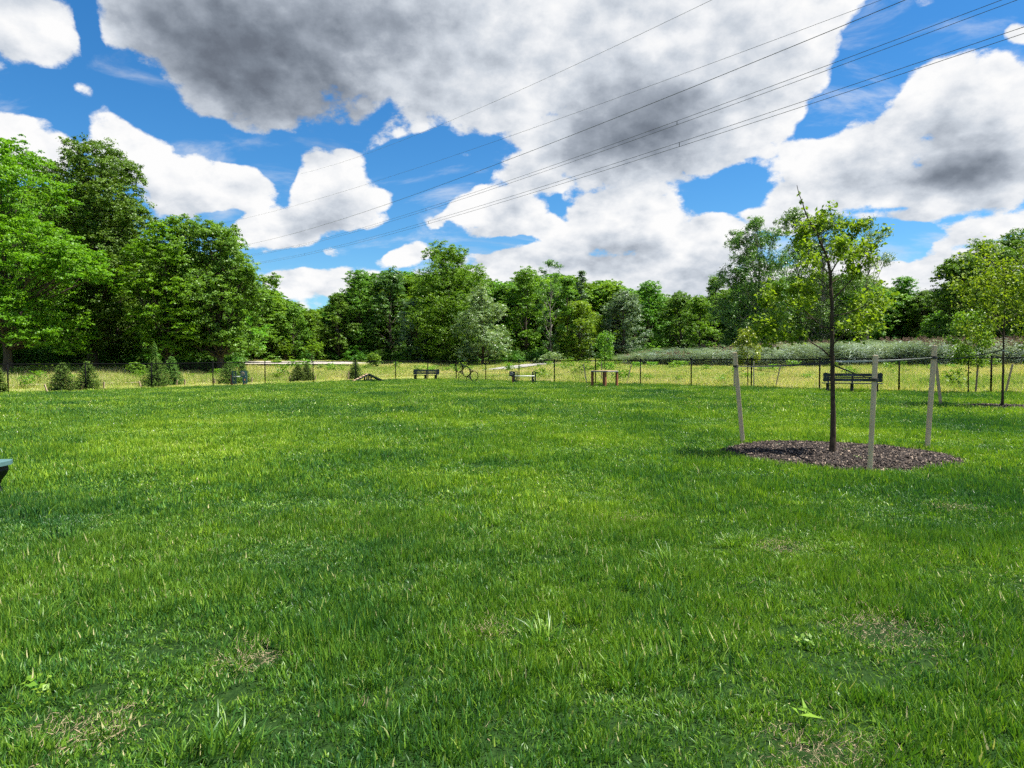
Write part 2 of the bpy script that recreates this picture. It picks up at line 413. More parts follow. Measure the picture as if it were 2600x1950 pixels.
near = N.new('ShaderNodeMapRange'); near.inputs['From Min'].default_value = -.15; near.inputs['From Max'].default_value = .2; near.inputs['To Min'].default_value = .62; L.new(Dn, near.inputs['Value'])
dens = math_(nt, 'MULTIPLY_ADD', math_(nt, 'MULTIPLY', n_a, near.outputs[0]), 1.15, math_(nt, 'MINIMUM', Dn, 1.25))
alpha = N.new('ShaderNodeMapRange'); alpha.interpolation_type = 'SMOOTHSTEP'
alpha.inputs['From Min'].default_value = .24; alpha.inputs['From Max'].default_value = .56; L.new(dens, alpha.inputs['Value'])
hz = N.new('ShaderNodeMapRange'); hz.interpolation_type = 'SMOOTHSTEP'; hz.inputs['From Min'].default_value = -.02; hz.inputs['From Max'].default_value = .05
L.new(sep.outputs[2], hz.inputs['Value'])
# cloud tone: thick middles and bases grey, thin sunward rims white
relief = math_(nt, 'MULTIPLY', math_(nt, 'SUBTRACT', n_b, n_a), .42)
dk = math_(nt, 'MINIMUM', field(DK, UVw), 1.15)
# light comes from above and the right: cloud mass between a point and the sun greys it, sunward rims stay white
UVo = vm('ADD', UVw, (.022, .055, 0))
occ = N.new('ShaderNodeMapRange'); occ.inputs['From Min'].default_value = .25; occ.inputs['From Max'].default_value = 1.35; occ.inputs['To Max'].default_value = .26
L.new(math_(nt, 'MULTIPLY_ADD', n_b, .28, field(CL, UVo, True)), occ.inputs['Value'])
dk2 = math_(nt, 'MULTIPLY', behind.outputs[0], .35)
thick = N.new('ShaderNodeMapRange'); thick.inputs['From Min'].default_value = .5; thick.inputs['From Max'].default_value = 1.7; thick.inputs['To Max'].default_value = .04
L.new(dens, thick.inputs['Value'])
n_c = noise(nt, P, 3.6, 8, .58)
tone = math_(nt, 'ADD', math_(nt, 'MULTIPLY', dk, math_(nt, 'MULTIPLY_ADD', n_c, .6, .25)), math_(nt, 'ADD', math_(nt, 'ADD', thick.outputs[0], occ.outputs[0]), dk2))
tone = math_(nt, 'ADD', tone, math_(nt, 'MAXIMUM', relief, -.25), clamp=True)
ccol = ramp(nt, tone, [(0, (1.0, 1.0, 1.0)), (.14, (.88, .90, .93)), (.35, (.63, .68, .75)), (.6, (.37, .415, .485)), (.85, (.215, .25, .305)), (1, (.155, .18, .225))])
bg_c = N.new('ShaderNodeBackground'); bg_c.inputs[1].default_value = .43; L.new(ccol, bg_c.inputs[0])
wv = noise(nt, vm('MULTIPLY', P, (1.0, 2.2, 2.6)), 3.4, 9, .62, .4)      # thin high wisps in the blue
wsp = N.new('ShaderNodeMapRange'); wsp.interpolation_type = 'SMOOTHSTEP'; wsp.inputs['From Min'].default_value = .50; wsp.inputs['From Max'].default_value = .74; wsp.inputs['To Max'].default_value = .55
L.new(wv, wsp.inputs['Value'])
alpha_all = math_(nt, 'MAXIMUM', alpha.outputs[0], wsp.outputs[0])
mx = N.new('ShaderNodeMixShader'); L.new(math_(nt, 'MULTIPLY', alpha_all, hz.outputs[0]), mx.inputs[0]); L.new(bg_sky.outputs[0], mx.inputs[1]); L.new(bg_c.outputs[0], mx.inputs[2])
wo = N.new('ShaderNodeOutputWorld'); L.new(mx.outputs[0], wo.inputs[0])
w.cycles.sampling_method = 'MANUAL'; w.cycles.sample_map_resolution = 512

sd = bpy.data.lights.new('sun', 'SUN'); sd.energy = 5.0; sd.angle = R(.53); sd.color = (1, .96, .88)
so = bpy.data.objects.new('sun', sd); COL.objects.link(so)
tosun = Vector((math.sin(SUN_AZ) * math.cos(SUN_EL), math.cos(SUN_AZ) * math.cos(SUN_EL), math.sin(SUN_EL)))
so.rotation_euler = tosun.to_track_quat('Z', 'Y').to_euler(); so.location = (30, 0, 40)
sc.view_settings.view_transform = 'Standard'; sc.view_settings.look = 'None'; sc.view_settings.exposure = 1.2
sc.cycles.max_bounces = 6; sc.cycles.diffuse_bounces = 3; sc.cycles.transmission_bounces = 4; sc.cycles.glossy_bounces = 2
sc.cycles.use_denoising = False
sc.cycles.sample_clamp_indirect = 4; sc.cycles.use_adaptive_sampling = True; sc.cycles.adaptive_threshold = .03

# ------------------------------------------------------------------ ground
def axis(lo, hi, n, c, k):
    t = np.linspace(-1, 1, n); s = np.sinh(t * k) / math.sinh(k)
    return np.where(s < 0, c + s * (c - lo), c + s * (hi - c))
gx = axis(-900, 900, 321, 0, 4.6); gy = axis(-200, 1500, 341, 42, 3.9)
XX, YY = np.meshgrid(gx, gy); ZZ = T(XX, YY)
V = np.stack([XX, YY, ZZ], -1).reshape(-1, 3); nx, ny = len(gx), len(gy)
i = np.arange(nx - 1)[None, :] + np.arange(ny - 1)[:, None] * nx; i = i.ravel()
gme = np_mesh('ground', V, np.stack([i, i + 1, i + 1 + nx, i + nx], -1), smoothf=True)
m, nt2, N2, L2 = newmat('ground_soil')
wp = worldpos(nt2)
def half(c, n):
    a = N2.new('ShaderNodeVectorMath'); a.operation = 'SUBTRACT'; L2.new(wp, a.inputs[0]); a.inputs[1].default_value = (c[0], c[1], 0)
    b = N2.new('ShaderNodeVectorMath'); b.operation = 'DOT_PRODUCT'; L2.new(a.outputs[0], b.inputs[0]); b.inputs[1].default_value = (n[0], n[1], 0)
    return b.outputs['Value']
dd = math_(nt2, 'MAXIMUM', half(FC, NL), half(FC, NR))
mr = N2.new('ShaderNodeMapRange'); mr.inputs['From Min'].default_value = -.3; mr.inputs['From Max'].default_value = 1.5; L2.new(dd, mr.inputs['Value'])
lawn = ramp(nt2, noise(nt2, wp, 26, 8, .75), [(.3, (.008, .020, .005)), (.5, (.018, .045, .010)), (.68, (.035, .07, .016)), (.86, (.14, .13, .06))])
field_c = ramp(nt2, noise(nt2, wp, .25, 10, .65), [(.3, (.14, .20, .04)), (.5, (.26, .28, .09)), (.65, (.38, .33, .16)), (.8, (.44, .36, .2))])
out(nt2, bsdf(nt2, mixc(nt2, mr.outputs[0], lawn, field_c), .95, .05, 0, noise(nt2, wp, 25, 5, .7), .8, .03))
tag(link('ground', gme, m), kind='structure')

def strip(name, pts, width, mat, lift=.02, n=60, ragged=.15, seed=0):
    pts = np.array([p[:2] for p in pts]); d = np.r_[0, np.cumsum(np.linalg.norm(np.diff(pts, axis=0), axis=1))]
    s = np.linspace(0, d[-1], n); c = np.stack([np.interp(s, d, pts[:, 0]), np.interp(s, d, pts[:, 1])], -1)
    for _ in range(6): c[1:-1] = (c[:-2] + c[2:] + 2 * c[1:-1]) / 4
    t = np.gradient(c, axis=0); t /= np.linalg.norm(t, axis=1)[:, None]; nn = np.stack([-t[:, 1], t[:, 0]], -1)
    rows = []; K = 7
    rg = np.random.default_rng(seed)
    wl = width / 2 * (1 + ragged * (rg.random(n) - .5) * 2); wr = width / 2 * (1 + ragged * (rg.random(n) - .5) * 2)
    for k in range(K):
        f = k / (K - 1); q = c + nn * ((-wl * (1 - f) + wr * f))[:, None]; rows.append(q)
    A = np.stack(rows, 1).reshape(-1, 2); Z = T(A[:, 0], A[:, 1]) + lift
    ii = (np.arange(n - 1)[:, None] * K + np.arange(K - 1)[None, :]).ravel()
    me = np_mesh(name, np.c_[A, Z], np.stack([ii, ii + 1, ii + K + 1, ii + K], -1), smoothf=True)
    return tag(link(name, me, mat), kind='structure'), c
def gravel(name, c1, c2, sc_=3):
    m, nt, N, L = newmat(name); wp = worldpos(nt)
    n = noise(nt, wp, sc_, 12, .75); out(nt, bsdf(nt, ramp(nt, n, [(.3, c1), (.7, c2)]), .9, .15, 0, n, .6, .03)); return m
M['gravel'] = gravel('gravel_path', (.24, .23, .22), (.46, .43, .41))
M['dirt'] = gravel('dirt_path', (.34, .27, .19), (.56, .47, .36), 2)
M['road'] = gravel('road_surface', (.34, .30, .26), (.50, .45, .40), 1.5)
EX = []  # (polyline, clear radius) where tall grass stays out
dirt_pts = [G(x, y) for x, y in ((-160, 985), (0, 981), (130, 977), (260, 974), (400, 971.5), (545, 966), (680, 961.5), (790, 959), (880, 957), (960, 954), (1045, 952.5))]
_, c = strip('dirt_path', dirt_pts, .9, M['dirt'], .05, 90, .35, 1); EX.append((c, .75))
gp = [G(x, y) for x, y in ((1270, 940), (1300, 934.5), (1340, 929), (1390, 925), (1450, 921.5), (1520, 919), (1620, 917), (1760, 915))]
_, c = strip('gravel_path', gp, 3.0, M['gravel'], .12, 80, .15, 2); EX.append((c, 2.9))
rd = [at(x, 0, y)[:2] for x, y in ((560, 74), (640, 76), (740, 79), (820, 82), (872, 85))]
_, c = strip('gravel_road', rd, 8.5, M['road'], .32, 60, .08, 3); EX.append((c, 6.6))

# ------------------------------------------------------------------ scattered grass
def blade_mesh(name, n, radius, h0, h1, wid, lean=.5, seg=2, seed=0, clumpy=True, dead=.018):
    rg = np.random.default_rng(seed)
    r = radius * np.sqrt(rg.random(n)); a = rg.random(n) * 6.283
    base = np.stack([r * np.cos(a), r * np.sin(a), np.zeros(n)], -1)
    h = h0 + (h1 - h0) * rg.random(n) ** 1.3
    la = a + rg.normal(0, .8, n); ln = lean * (rg.random(n) * .9 + .15)
    dirv = np.stack([np.cos(la), np.sin(la), np.zeros(n)], -1)
    sa = rg.random(n) * 6.283; side = np.stack([np.cos(sa), np.sin(sa), np.zeros(n)], -1)
    wd = wid * (.6 + .8 * rg.random(n))
    rows = []
    for k in range(seg + 1):
        t = k / seg
        c = base + dirv * (h * ln * t * t)[:, None] + np.array([0, 0, 1.0]) * (h * t * (1 - .25 * ln * t))[:, None]
        ww = wd * (1 - t ** 1.6) * .5 + wd * .06
        rows.append(c - side * ww[:, None]); rows.append(c + side * ww[:, None])
    V = np.stack(rows, 1); K = 2 * (seg + 1)
    V = V.reshape(-1, 3); b = (np.arange(n) * K)[:, None]
    fs = np.concatenate([np.stack([b[:, 0] + 2 * k, b[:, 0] + 2 * k + 1, b[:, 0] + 2 * k + 3, b[:, 0] + 2 * k + 2], -1) for k in range(seg)])
    v = rg.random(n) ** 1.2 * .9; v = np.where(rg.random(n) < dead, 1.25 + rg.random(n) * .5, v)
    return np_mesh(name, V, fs, np.tile(v, seg))

def scatter(name, src, XY, rz, scl, idx, tilt, label, mats, zoff=0.0, cat=None):
    colc = bpy.data.collections.new(name + '_kinds')
    for k, me in enumerate(src):
        if len(me.materials) == 0: me.materials.append(mats[k] if isinstance(mats, list) else mats)
        colc.objects.link(bpy.data.objects.new('%s_kind_%02d' % (name, k), me))
    Z = T(XY[:, 0], XY[:, 1]) + zoff
    me = bpy.data.meshes.new(name); n = len(XY); me.vertices.add(n)
    me.vertices.foreach_set('co', np.c_[XY, Z].astype(np.float32).ravel())
    a = me.attributes.new('rot', 'FLOAT_VECTOR', 'POINT'); a.data.foreach_set('vector', np.c_[tilt, rz].astype(np.float32).ravel())
    a = me.attributes.new('scl', 'FLOAT_VECTOR', 'POINT'); a.data.foreach_set('vector', scl.astype(np.float32).ravel())
    a = me.attributes.new('idx', 'INT', 'POINT'); a.data.foreach_set('value', idx.astype(np.int32))
    ob = link(name, me)
    ng = bpy.data.node_groups.new(name, 'GeometryNodeTree')
    ng.interface.new_socket('Geometry', in_out='INPUT', socket_type='NodeSocketGeometry')
    ng.interface.new_socket('Geometry', in_out='OUTPUT', socket_type='NodeSocketGeometry')
    gi = ng.nodes.new('NodeGroupInput'); go = ng.nodes.new('NodeGroupOutput')
    ci = ng.nodes.new('GeometryNodeCollectionInfo'); ci.inputs['Collection'].default_value = colc
    ci.inputs['Separate Children'].default_value = True; ci.inputs['Reset Children'].default_value = True
    ip = ng.nodes.new('GeometryNodeInstanceOnPoints'); ip.inputs['Pick Instance'].default_value = True
    def na(nm, ty):
        q = ng.nodes.new('GeometryNodeInputNamedAttribute'); q.data_type = ty; q.inputs['Name'].default_value = nm
        return [s for s in q.outputs if s.enabled and s.name == 'Attribute'][0]
    e2r = ng.nodes.new('FunctionNodeEulerToRotation')
    ng.links.new(gi.outputs[0], ip.inputs['Points']); ng.links.new(ci.outputs[0], ip.inputs['Instance'])
    ng.links.new(na('idx', 'INT'), ip.inputs['Instance Index'])
    ng.links.new(na('rot', 'FLOAT_VECTOR'), e2r.inputs[0]); ng.links.new(e2r.outputs[0], ip.inputs['Rotation'])
    ng.links.new(na('scl', 'FLOAT_VECTOR'), ip.inputs['Scale']); ng.links.new(ip.outputs[0], go.inputs[0])
    md = ob.modifiers.new('scatter', 'NODES'); md.node_group = ng
    return tag(ob, label, cat, kind='stuff')

BED1 = (G(2113, 1157)[:2] + np.array([.07, .03]), 1.50)
BED2 = (G(2545, 1034)[:2], 1.15)
def near_line(XY, c, r):
    """True where a point lies within r of the polyline c"""
    res = np.zeros(len(XY), bool)
    for k in range(0, len(XY), 20000):
        q = XY[k:k + 20000]; d = np.full(len(q), 1e9)
        for j in range(0, len(c)): d = np.minimum(d, np.hypot(q[:, 0] - c[j, 0], q[:, 1] - c[j, 1]))
        res[k:k + 20000] = d < r
    return res
def wedge(rg, y0, y1, dens, margin=1.2, kx=.80):
    n = int(dens * (kx * (y1 * y1 - y0 * y0) + 2 * margin * (y1 - y0)))
    y = np.sqrt(y0 * y0 + (y1 * y1 - y0 * y0) * rg.random(n)); x = (rg.random(n) * 2 - 1) * (kx * y + margin)
    return np.stack([x, y], -1)
def lawn_patch(name, y0, y1, dens, nb, rad, h0, h1, wid, seed, label, seg=2, nk=5, mat=None, fade_in=None, fade_out=None):
    rg = np.random.default_rng(seed)
    XY = wedge(rg, y0, y1, dens)
    XY = XY[dout(XY[:, 0], XY[:, 1]) < .25]
    # soft hand-over between the near, middle and far grass
    wob = (fbm(XY[:, 0] * .6, XY[:, 1] * .6, 17, 2) - .5) * 2.0
    if fade_in: XY = XY[rg.random(len(XY)) < smooth(fade_in[0], fade_in[1], XY[:, 1] + wob)]
    wob = (fbm(XY[:, 0] * .6, XY[:, 1] * .6, 17, 2) - .5) * 2.0
    if fade_out: XY = XY[rg.random(len(XY)) < 1 - smooth(fade_out[0], fade_out[1], XY[:, 1] + wob)]
    for bx, by, br in ((2262, 1612, .17), (2075, 1935, .10), (640, 1690, .08), (1990, 1400, .10), (2420, 1300, .12)):
        bc = G(bx, by); XY = XY[(np.hypot(XY[:, 0] - bc[0], XY[:, 1] - bc[1]) > br * (.6 + .8 * rg.random(len(XY)))) | (rg.random(len(XY)) < .15)]
    # ragged bed edges
    for (c, r) in (BED1, BED2):
        a = np.arctan2(XY[:, 1] - c[1], XY[:, 0] - c[0]); rr = r * (1 + .035 * (fbm(a * 3 + 5, a * 0, 4) - .5) * 2)
        XY = XY[np.hypot(XY[:, 0] - c[0], XY[:, 1] - c[1]) > rr]
    n = len(XY)
    hn = fbm(XY[:, 0] * 1.3, XY[:, 1] * 1.3, 21, 4); hn2 = fbm(XY[:, 0] * .3, XY[:, 1] * .3, 31, 3)
    h = .45 + 1.35 * smooth(.3, .72, hn) * (.6 + .8 * hn2) + .22 * rg.random(n)
    cl_ = fbm(XY[:, 0] * 5, XY[:, 1] * 5, 25, 2); h = h * (.55 + .9 * cl_)
    bare = fbm(XY[:, 0] * .9 + 7, XY[:, 1] * .9, 41, 3)
    h = np.where(bare < .24, h * .6, h)
    keep = (bare > .20) | (rg.random(n) < .55)
    XY, h = XY[keep], h[keep]; n = len(XY)
    s = .8 + .5 * rg.random(n)
    # wind / growth lean that drifts slowly over the lawn
    la = fbm(XY[:, 0] * 1.1, XY[:, 1] * 1.1, 51, 3) * 12
    tl = .75 * fbm(XY[:, 0] * 1.6, XY[:, 1] * 1.6, 61, 2)
    tilt = np.stack([tl * np.sin(la), tl * np.cos(la)], -1)
    src = [blade_mesh('%s_tuft_%d' % (name, k), nb, rad, h0, h1, wid, .75, seg, seed * 10 + k) for k in range(nk)]
    return scatter(name, src, XY, rg.random(n) * 6.283, np.stack([s, s, h], -1), rg.integers(0, nk, n), tilt, label, mat or M['grass'])
lawn_patch('grass', 1.7, 9.5, 560, 36, .060, .020, .052, .0048, 1, 'thick blades of green lawn grass in the foreground', 3, 7, M['grass_near'], None, (4.6, 9.2))
lawn_patch('grass', 4.2, 20, 165, 38, .11, .022, .056, .0080, 2, 'mown green lawn grass across the middle of the dog park', 2, 6, M['grass'], (4.2, 8.0), (13.5, 19))
lawn_patch('grass', 12, 62, 34, 44, .24, .022, .055, .013, 3, 'far mown lawn grass running up to the black fence', 2, 6, M['grass'], (12.5, 18))

# tussocks: longer darker bunches that break up the mown lawn
rg = np.random.default_rng(70); XY = wedge(rg, 2.0, 20, 3.4); nz = fbm(XY[:, 0] * .7, XY[:, 1] * .7, 77, 3)
XY = XY[(nz > .44) & (np.hypot(XY[:, 0] - BED1[0][0], XY[:, 1] - BED1[0][1]) > 1.75)]; s = .5 + .9 * rg.random(len(XY)) ** 1.5
scatter('grass_tussocks', [blade_mesh('tussock_%d' % k, 120, .085, .045, .105, .0055, .95, 3, 170 + k) for k in range(5)], XY, rg.random(len(XY)) * 6.28, np.stack([s, s, s * (.75 + .4 * rg.random(len(XY)))], -1),
        rg.integers(0, 5, len(XY)), rg.normal(0, .18, (len(XY), 2)), 'longer tufts of grass standing out of the mown lawn', M['grass_near'])
# meadow beyond the fence
rg = np.random.default_rng(7)
XY = wedge(rg, 28, 120, 8.0, 4, .84)
do = dout(XY[:, 0], XY[:, 1]); XY = XY[(do > .35) & (do < 62)]
for c, r in EX: XY = XY[~near_line(XY, c, r)]
do = dout(XY[:, 0], XY[:, 1])
# the strip with the evergreens on the left is kept short
leftside = XY[:, 0] < FC[0] + .5
hn = fbm(XY[:, 0] * .45, XY[:, 1] * .45, 71, 4)
h = (.55 + 1.0 * hn) * np.where(leftside & (do < 4.5), .28, 1.0) * (.8 + .4 * rg.random(len(XY)))
h = h * np.where(do < 1.2, .7, 1.0) * np.where(XY[:, 1] > 58, .75, 1.0)
src = [blade_mesh('meadow_tuft_%d' % k, 46, .34, .16, .50, .017, .7, 2, 700 + k, dead=.22) for k in range(6)]
s = .8 + .6 * rg.random(len(XY))
scatter('meadow_grass', src, XY, rg.random(len(XY)) * 6.28, np.stack([s, s, h], -1), rg.integers(0, 6, len(XY)), rg.normal(0, .08, (len(XY), 2)),
        'tall green and straw coloured meadow grass behind the black fence', M['meadow'])
# broad-leaved weeds in the meadow
def weed_mesh(name, n, rad, h, ls, seed):
    rg = np.random.default_rng(seed)
    c = np.stack([rg.normal(0, rad * .5, n), rg.normal(0, rad * .5, n), h * rg.random(n) ** .7], -1)
    nrm = rg.normal(0, .5, (n, 3)) + np.array([0, 0, 1.0]); return leaves(name, c, nrm, ls, rg)
def leaves(name, C, Nn, size, rg, aspect=.62, fold=.18, v=None, jitter=.35):
    n = len(C); Nn = Nn / np.linalg.norm(Nn, axis=1)[:, None]
    r = rg.normal(0, 1, (n, 3)); a = np.cross(Nn, r); a /= np.linalg.norm(a, axis=1)[:, None]; b = np.cross(Nn, a)
    s = size * (1 - jitter + 2 * jitter * rg.random(n)); L_ = (a * s[:, None]) / 2; W = b * (s * aspect)[:, None] / 2; U = Nn * (s * fold)[:, None]
    V = np.stack([C - L_, C - W * .95 + U - L_ * .1, C + L_ - U * .3, C + W * .95 + U - L_ * .1], 1).reshape(-1, 3)
    i = np.arange(n) * 4
    if v is None: v = rg.random(n)
    return np_mesh(name, V, np.stack([i, i + 1, i + 2, i + 3], -1), v)
XY = wedge(rg, 30, 100, .13, 4, .84); do = dout(XY[:, 0], XY[:, 1]); nn_ = fbm(XY[:, 0] * .15, XY[:, 1] * .15, 88, 3)
XY = XY[(do > 1.5) & (do < 55) & ((nn_ > .5) | (do > 27)) & ~((XY[:, 0] < FC[0]) & (do < 5))]
for c, r in EX: XY = XY[~near_line(XY, c, r + .3)]
src = [weed_mesh('weed_%d' % k, 130, .42, .62, .15, 60 + k) for k in range(4)]
s = .6 + .8 * rg.random(len(XY))
scatter('meadow_weeds', src, XY, rg.random(len(XY)) * 6.28, np.stack([s, s, s * (.6 + .7 * rg.random(len(XY)))], -1), rg.integers(0, 4, len(XY)), np.zeros((len(XY), 2)),
        'broad-leaved green weeds growing among the meadow grass', M['shrub'])
# clover heads in the lawn
def clover_mesh(seed):
    b = MB(); r_ = random.Random(seed)
    for k in range(1):
        for q in range(6):
            a = q * 1.047; b.add([(0, 0, .05), (.009 * math.cos(a), .009 * math.sin(a), .062), (0, 0, .074), (.009 * math.cos(a + 1), .009 * math.sin(a + 1), .06)], [(0, 1, 2, 3)])
    return b.mesh('clover_head')
XY = wedge(rg, 12, 54, .8); XY = XY[(dout(XY[:, 0], XY[:, 1]) < -.3) & (fbm(XY[:, 0] * .2, XY[:, 1] * .2, 91, 3) > .47)]
s = .8 + .4 * rg.random(len(XY)); M['clover'] = simple('clover_white', (.5, .5, .42), (.72, .72, .62), 9)
scatter('clover_flowers', [clover_mesh(1)], XY, s, np.stack([s, s, s], -1), np.zeros(len(XY)), np.zeros((len(XY), 2)),
        'tiny white clover flowers dotted over the far lawn', M['clover'])

# reeds
def reed_mesh(name, n, seed):
    rg = np.random.default_rng(seed); B = blade_mesh(name, n, .55, 1.5, 2.25, .05, .35, 3, seed, dead=.03)
    return B
def reed_leaf_mesh(name, seed):
    """stems with long side leaves that arch over in the wind"""
    rg = np.random.default_rng(seed); V = []; Fs = []; vv_ = []
    for s_ in range(16):
        bx, by = rg.normal(0, .32, 2); h = 1.5 + .75 * rg.random(); lx, ly = rg.normal(0, .1, 2)
        for q in range(9):
            t = .25 + .72 * q / 8; p = np.array([bx + lx * t * h, by + ly * t * h, t * h])
            a = rg.random() * 6.28; L_ = .72 * (.7 + .5 * rg.random()); d = np.array([math.cos(a), math.sin(a), 0]); d = d + np.array([-.35, 0, 0])
            sd_ = np.array([-math.sin(a), math.cos(a), 0]) * .018 + np.array([0, 0, .012]); b0 = len(V)
            for k in range(3):
                u = k / 2; c = p + d * L_ * u + np.array([0, 0, L_ * (.75 * u - .75 * u * u)]); w_ = (1 - u ** 2) + .05
                V += [c - sd_ * w_, c + sd_ * w_]
            Fs += [(b0, b0 + 1, b0 + 3, b0 + 2), (b0 + 2, b0 + 3, b0 + 5, b0 + 4)]; r0 = rg.random(); vv_ += [r0, r0]
        b0 = len(V); tp = np.array([bx + lx * h, by + ly * h, h]); bt = np.array([bx, by, 0])
        V += [bt + [-.008, 0, 0], bt + [.008, 0, 0], tp + [.005, 0, 0], tp + [-.005, 0, 0]]; Fs.append((b0, b0 + 1, b0 + 2, b0 + 3)); vv_.append(.6)
    return np_mesh(name, np.array(V), np.array(Fs), np.array(vv_))
def plume_mesh(name, seed):
    rg = np.random.default_rng(seed); C = []; 
    for s_ in range(7):
        bx, by = rg.normal(0, .32, 2); h = 2.0 + .45 * rg.random(); n = 14
        C.append(np.stack([bx + rg.normal(0, .03, n) - .05 * np.arange(n) / n, by + rg.normal(0, .03, n), h + np.arange(n) / n * .26], -1))
    C = np.concatenate(C); Nn = rg.normal(0, 1, (len(C), 3)); Nn[:, 2] *= .3
    return leaves(name, C, Nn, .10, rg, .35)
def reed_zone(n):
    """reed stand from the middle of the field to the right, behind the meadow"""
    P_ = []
    while len(P_) < n:
        y = 50 + 40 * rg.random(); u = .165 + .72 * rg.random(); x = u * y
        front = np.interp(u, [.02, .08, .3, .5, .62, .9], [84, 76, 66, 58, 55, 50]); back = front + np.interp(u, [.02, .3, .9], [8, 16, 17])
        if front + 1.5 * rg.random() < y < back: P_.append((x, y))
    return np.array(P_)
XY = reed_zone(3600); s = (.68 + .5 * rg.random(len(XY))) * (.75 + .5 * fbm(XY[:, 0] * .35, XY[:, 1] * .35, 19, 2)); front_s = np.interp(XY[:, 0] / XY[:, 1], [.16, .22, .4, .9], [.38, .6, .76, .88])
scatter('reed_bed', [reed_leaf_mesh('reed_%d' % k, 400 + k) for k in range(5)], XY, rg.normal(0, .5, len(XY)), np.stack([s * 1.1, s * 1.1, s * front_s], -1),
        rg.integers(0, 5, len(XY)), rg.normal(0, .05, (len(XY), 2)), 'grey green reeds in a tall stand behind the meadow', M['reed'])
k_ = (fbm(XY[:, 0] * .12, XY[:, 1] * .12, 14, 3) > .50); XYp = XY[k_]; sp_ = s[k_]; fs_ = front_s[k_]
scatter('reed_plumes', [plume_mesh('plume_%d' % k, 440 + k) for k in range(3)], XYp, rg.normal(0, .5, len(XYp)), np.stack([sp_, sp_, sp_ * fs_], -1),
        rg.integers(0, 3, len(XYp)), rg.normal(0, .04, (len(XYp), 2)), 'brown feathery seed plumes on top of the reeds', M['reedtop'])

# ------------------------------------------------------------------ trees
def rdir(rg, n, up=0.0):
    d = rg.normal(0, 1, (n, 3)); d[:, 2] += up; return d / np.linalg.norm(d, axis=1)[:, None]
def crown_mesh(name, lobes, lsize, seed, nsub=9, nclump=9, nleaf=26, flat=.45, droop=0.0, sub=.5, cl=.34, up=.5, core=.5):
    """lobes: (x,y,z,rx,rz). Leaves sit in small flattened sprays spread over sub-lobes of each lobe"""
    rg = np.random.default_rng(seed); C = []; Nn = []; Vv = []
    for (x, y, z, rx, rz) in lobes:
        A = np.array([rx, rx, rz]); c0 = np.array([x, y, z]); k = max(.35, min(rx, rz * 1.2) / 2.2)
        ns = max(5, int(nsub * k ** .5 * 1.3))
        d1 = rdir(rg, ns, .35); r1 = (core + (1 - core) * rg.random(ns) ** .5)
        S = c0 + d1 * A * r1[:, None] * (1 - sub * .55); sv = rg.random(ns)
        nc = max(5, int(nclump * k ** .6))
        d2 = rdir(rg, ns * nc, .4); S2 = np.repeat(S, nc, 0); r2 = sub * (.55 + .6 * rg.random(ns * nc))
        K = S2 + d2 * A * r2[:, None]; cv = np.repeat(sv, nc) * .45 + rg.random(ns * nc) * .35
        cr = cl * (.6 + .7 * rg.random(ns * nc)) * min(1.6, max(.7, rx / 2.2))
        n = nleaf; d2r = np.repeat(d2, n, 0)
        # spray plane: outward and drooping at the end
        o = rg.normal(0, 1, (ns * nc * n, 3)) * .55; o[:, 2] *= flat; rr = np.hypot(o[:, 0], o[:, 1])
        o[:, 2] -= droop * rr; o *= np.repeat(cr, n)[:, None]
        C.append(np.repeat(K, n, 0) + o + d2r * (rg.random((ns * nc * n, 1)) - .3) * .2 * np.repeat(cr, n)[:, None])
        Nn.append(np.array([0, 0, up]) + d2r * .45 + rg.normal(0, .42, (ns * nc * n, 3)))
        Vv.append(np.clip(np.repeat(cv, n) + rg.random(ns * nc * n) * .35 - .08, 0, 1))
    return leaves(name, np.concatenate(C), np.concatenate(Nn), lsize, rg, v=np.concatenate(Vv))
def trunk_mesh(name, H, r, lobes, seed, base=.0, lean=(0, 0)):
    rg = random.Random(seed); b = MB(); n = 9; top = H * .82
    pts = [(lean[0] * (k / n) ** 1.5 + rg.uniform(-.06, .06) * k * r * 2, lean[1] * (k / n) ** 1.5 + rg.uniform(-.06, .06) * k * r * 2, -.25 + (top + .25) * k / n) for k in range(n + 1)]
    rs = [r * (1.35 if k == 0 else 1) * (1 - .82 * k / n) for k in range(n + 1)]
    b.tube(pts, rs, 9)
    for (x, y, z, rx, rz) in lobes:
        t0 = max(.15, min(.9, (z - rz * .9) / top * .75)); i = t0 * n; i0 = int(i); f = i - i0
        a = Vector(pts[i0]).lerp(Vector(pts[min(i0 + 1, n)]), f); e = Vector((x, y, z + rz * .2)); m1 = a.lerp(e, .5) + Vector((0, 0, (e.z - a.z) * -.08))
        r0 = r * (1 - .82 * t0) * .62
        b.tube([a, m1, e], [r0, r0 * .6, r0 * .15], 6)
        for q in range(5):
            g = a.lerp(e, rg.uniform(.4, .95)); d = Vector((rg.gauss(0, 1), rg.gauss(0, 1), rg.uniform(-.2, 1))).normalized()
            b.tube([g, g + d * rx * .5 + Vector((0, 0, .05)), g + d * rx * .95 + Vector((0, 0, rz * .12))], [r0 * .35, r0 * .2, r0 * .05], 4)
    return b.mesh(name)
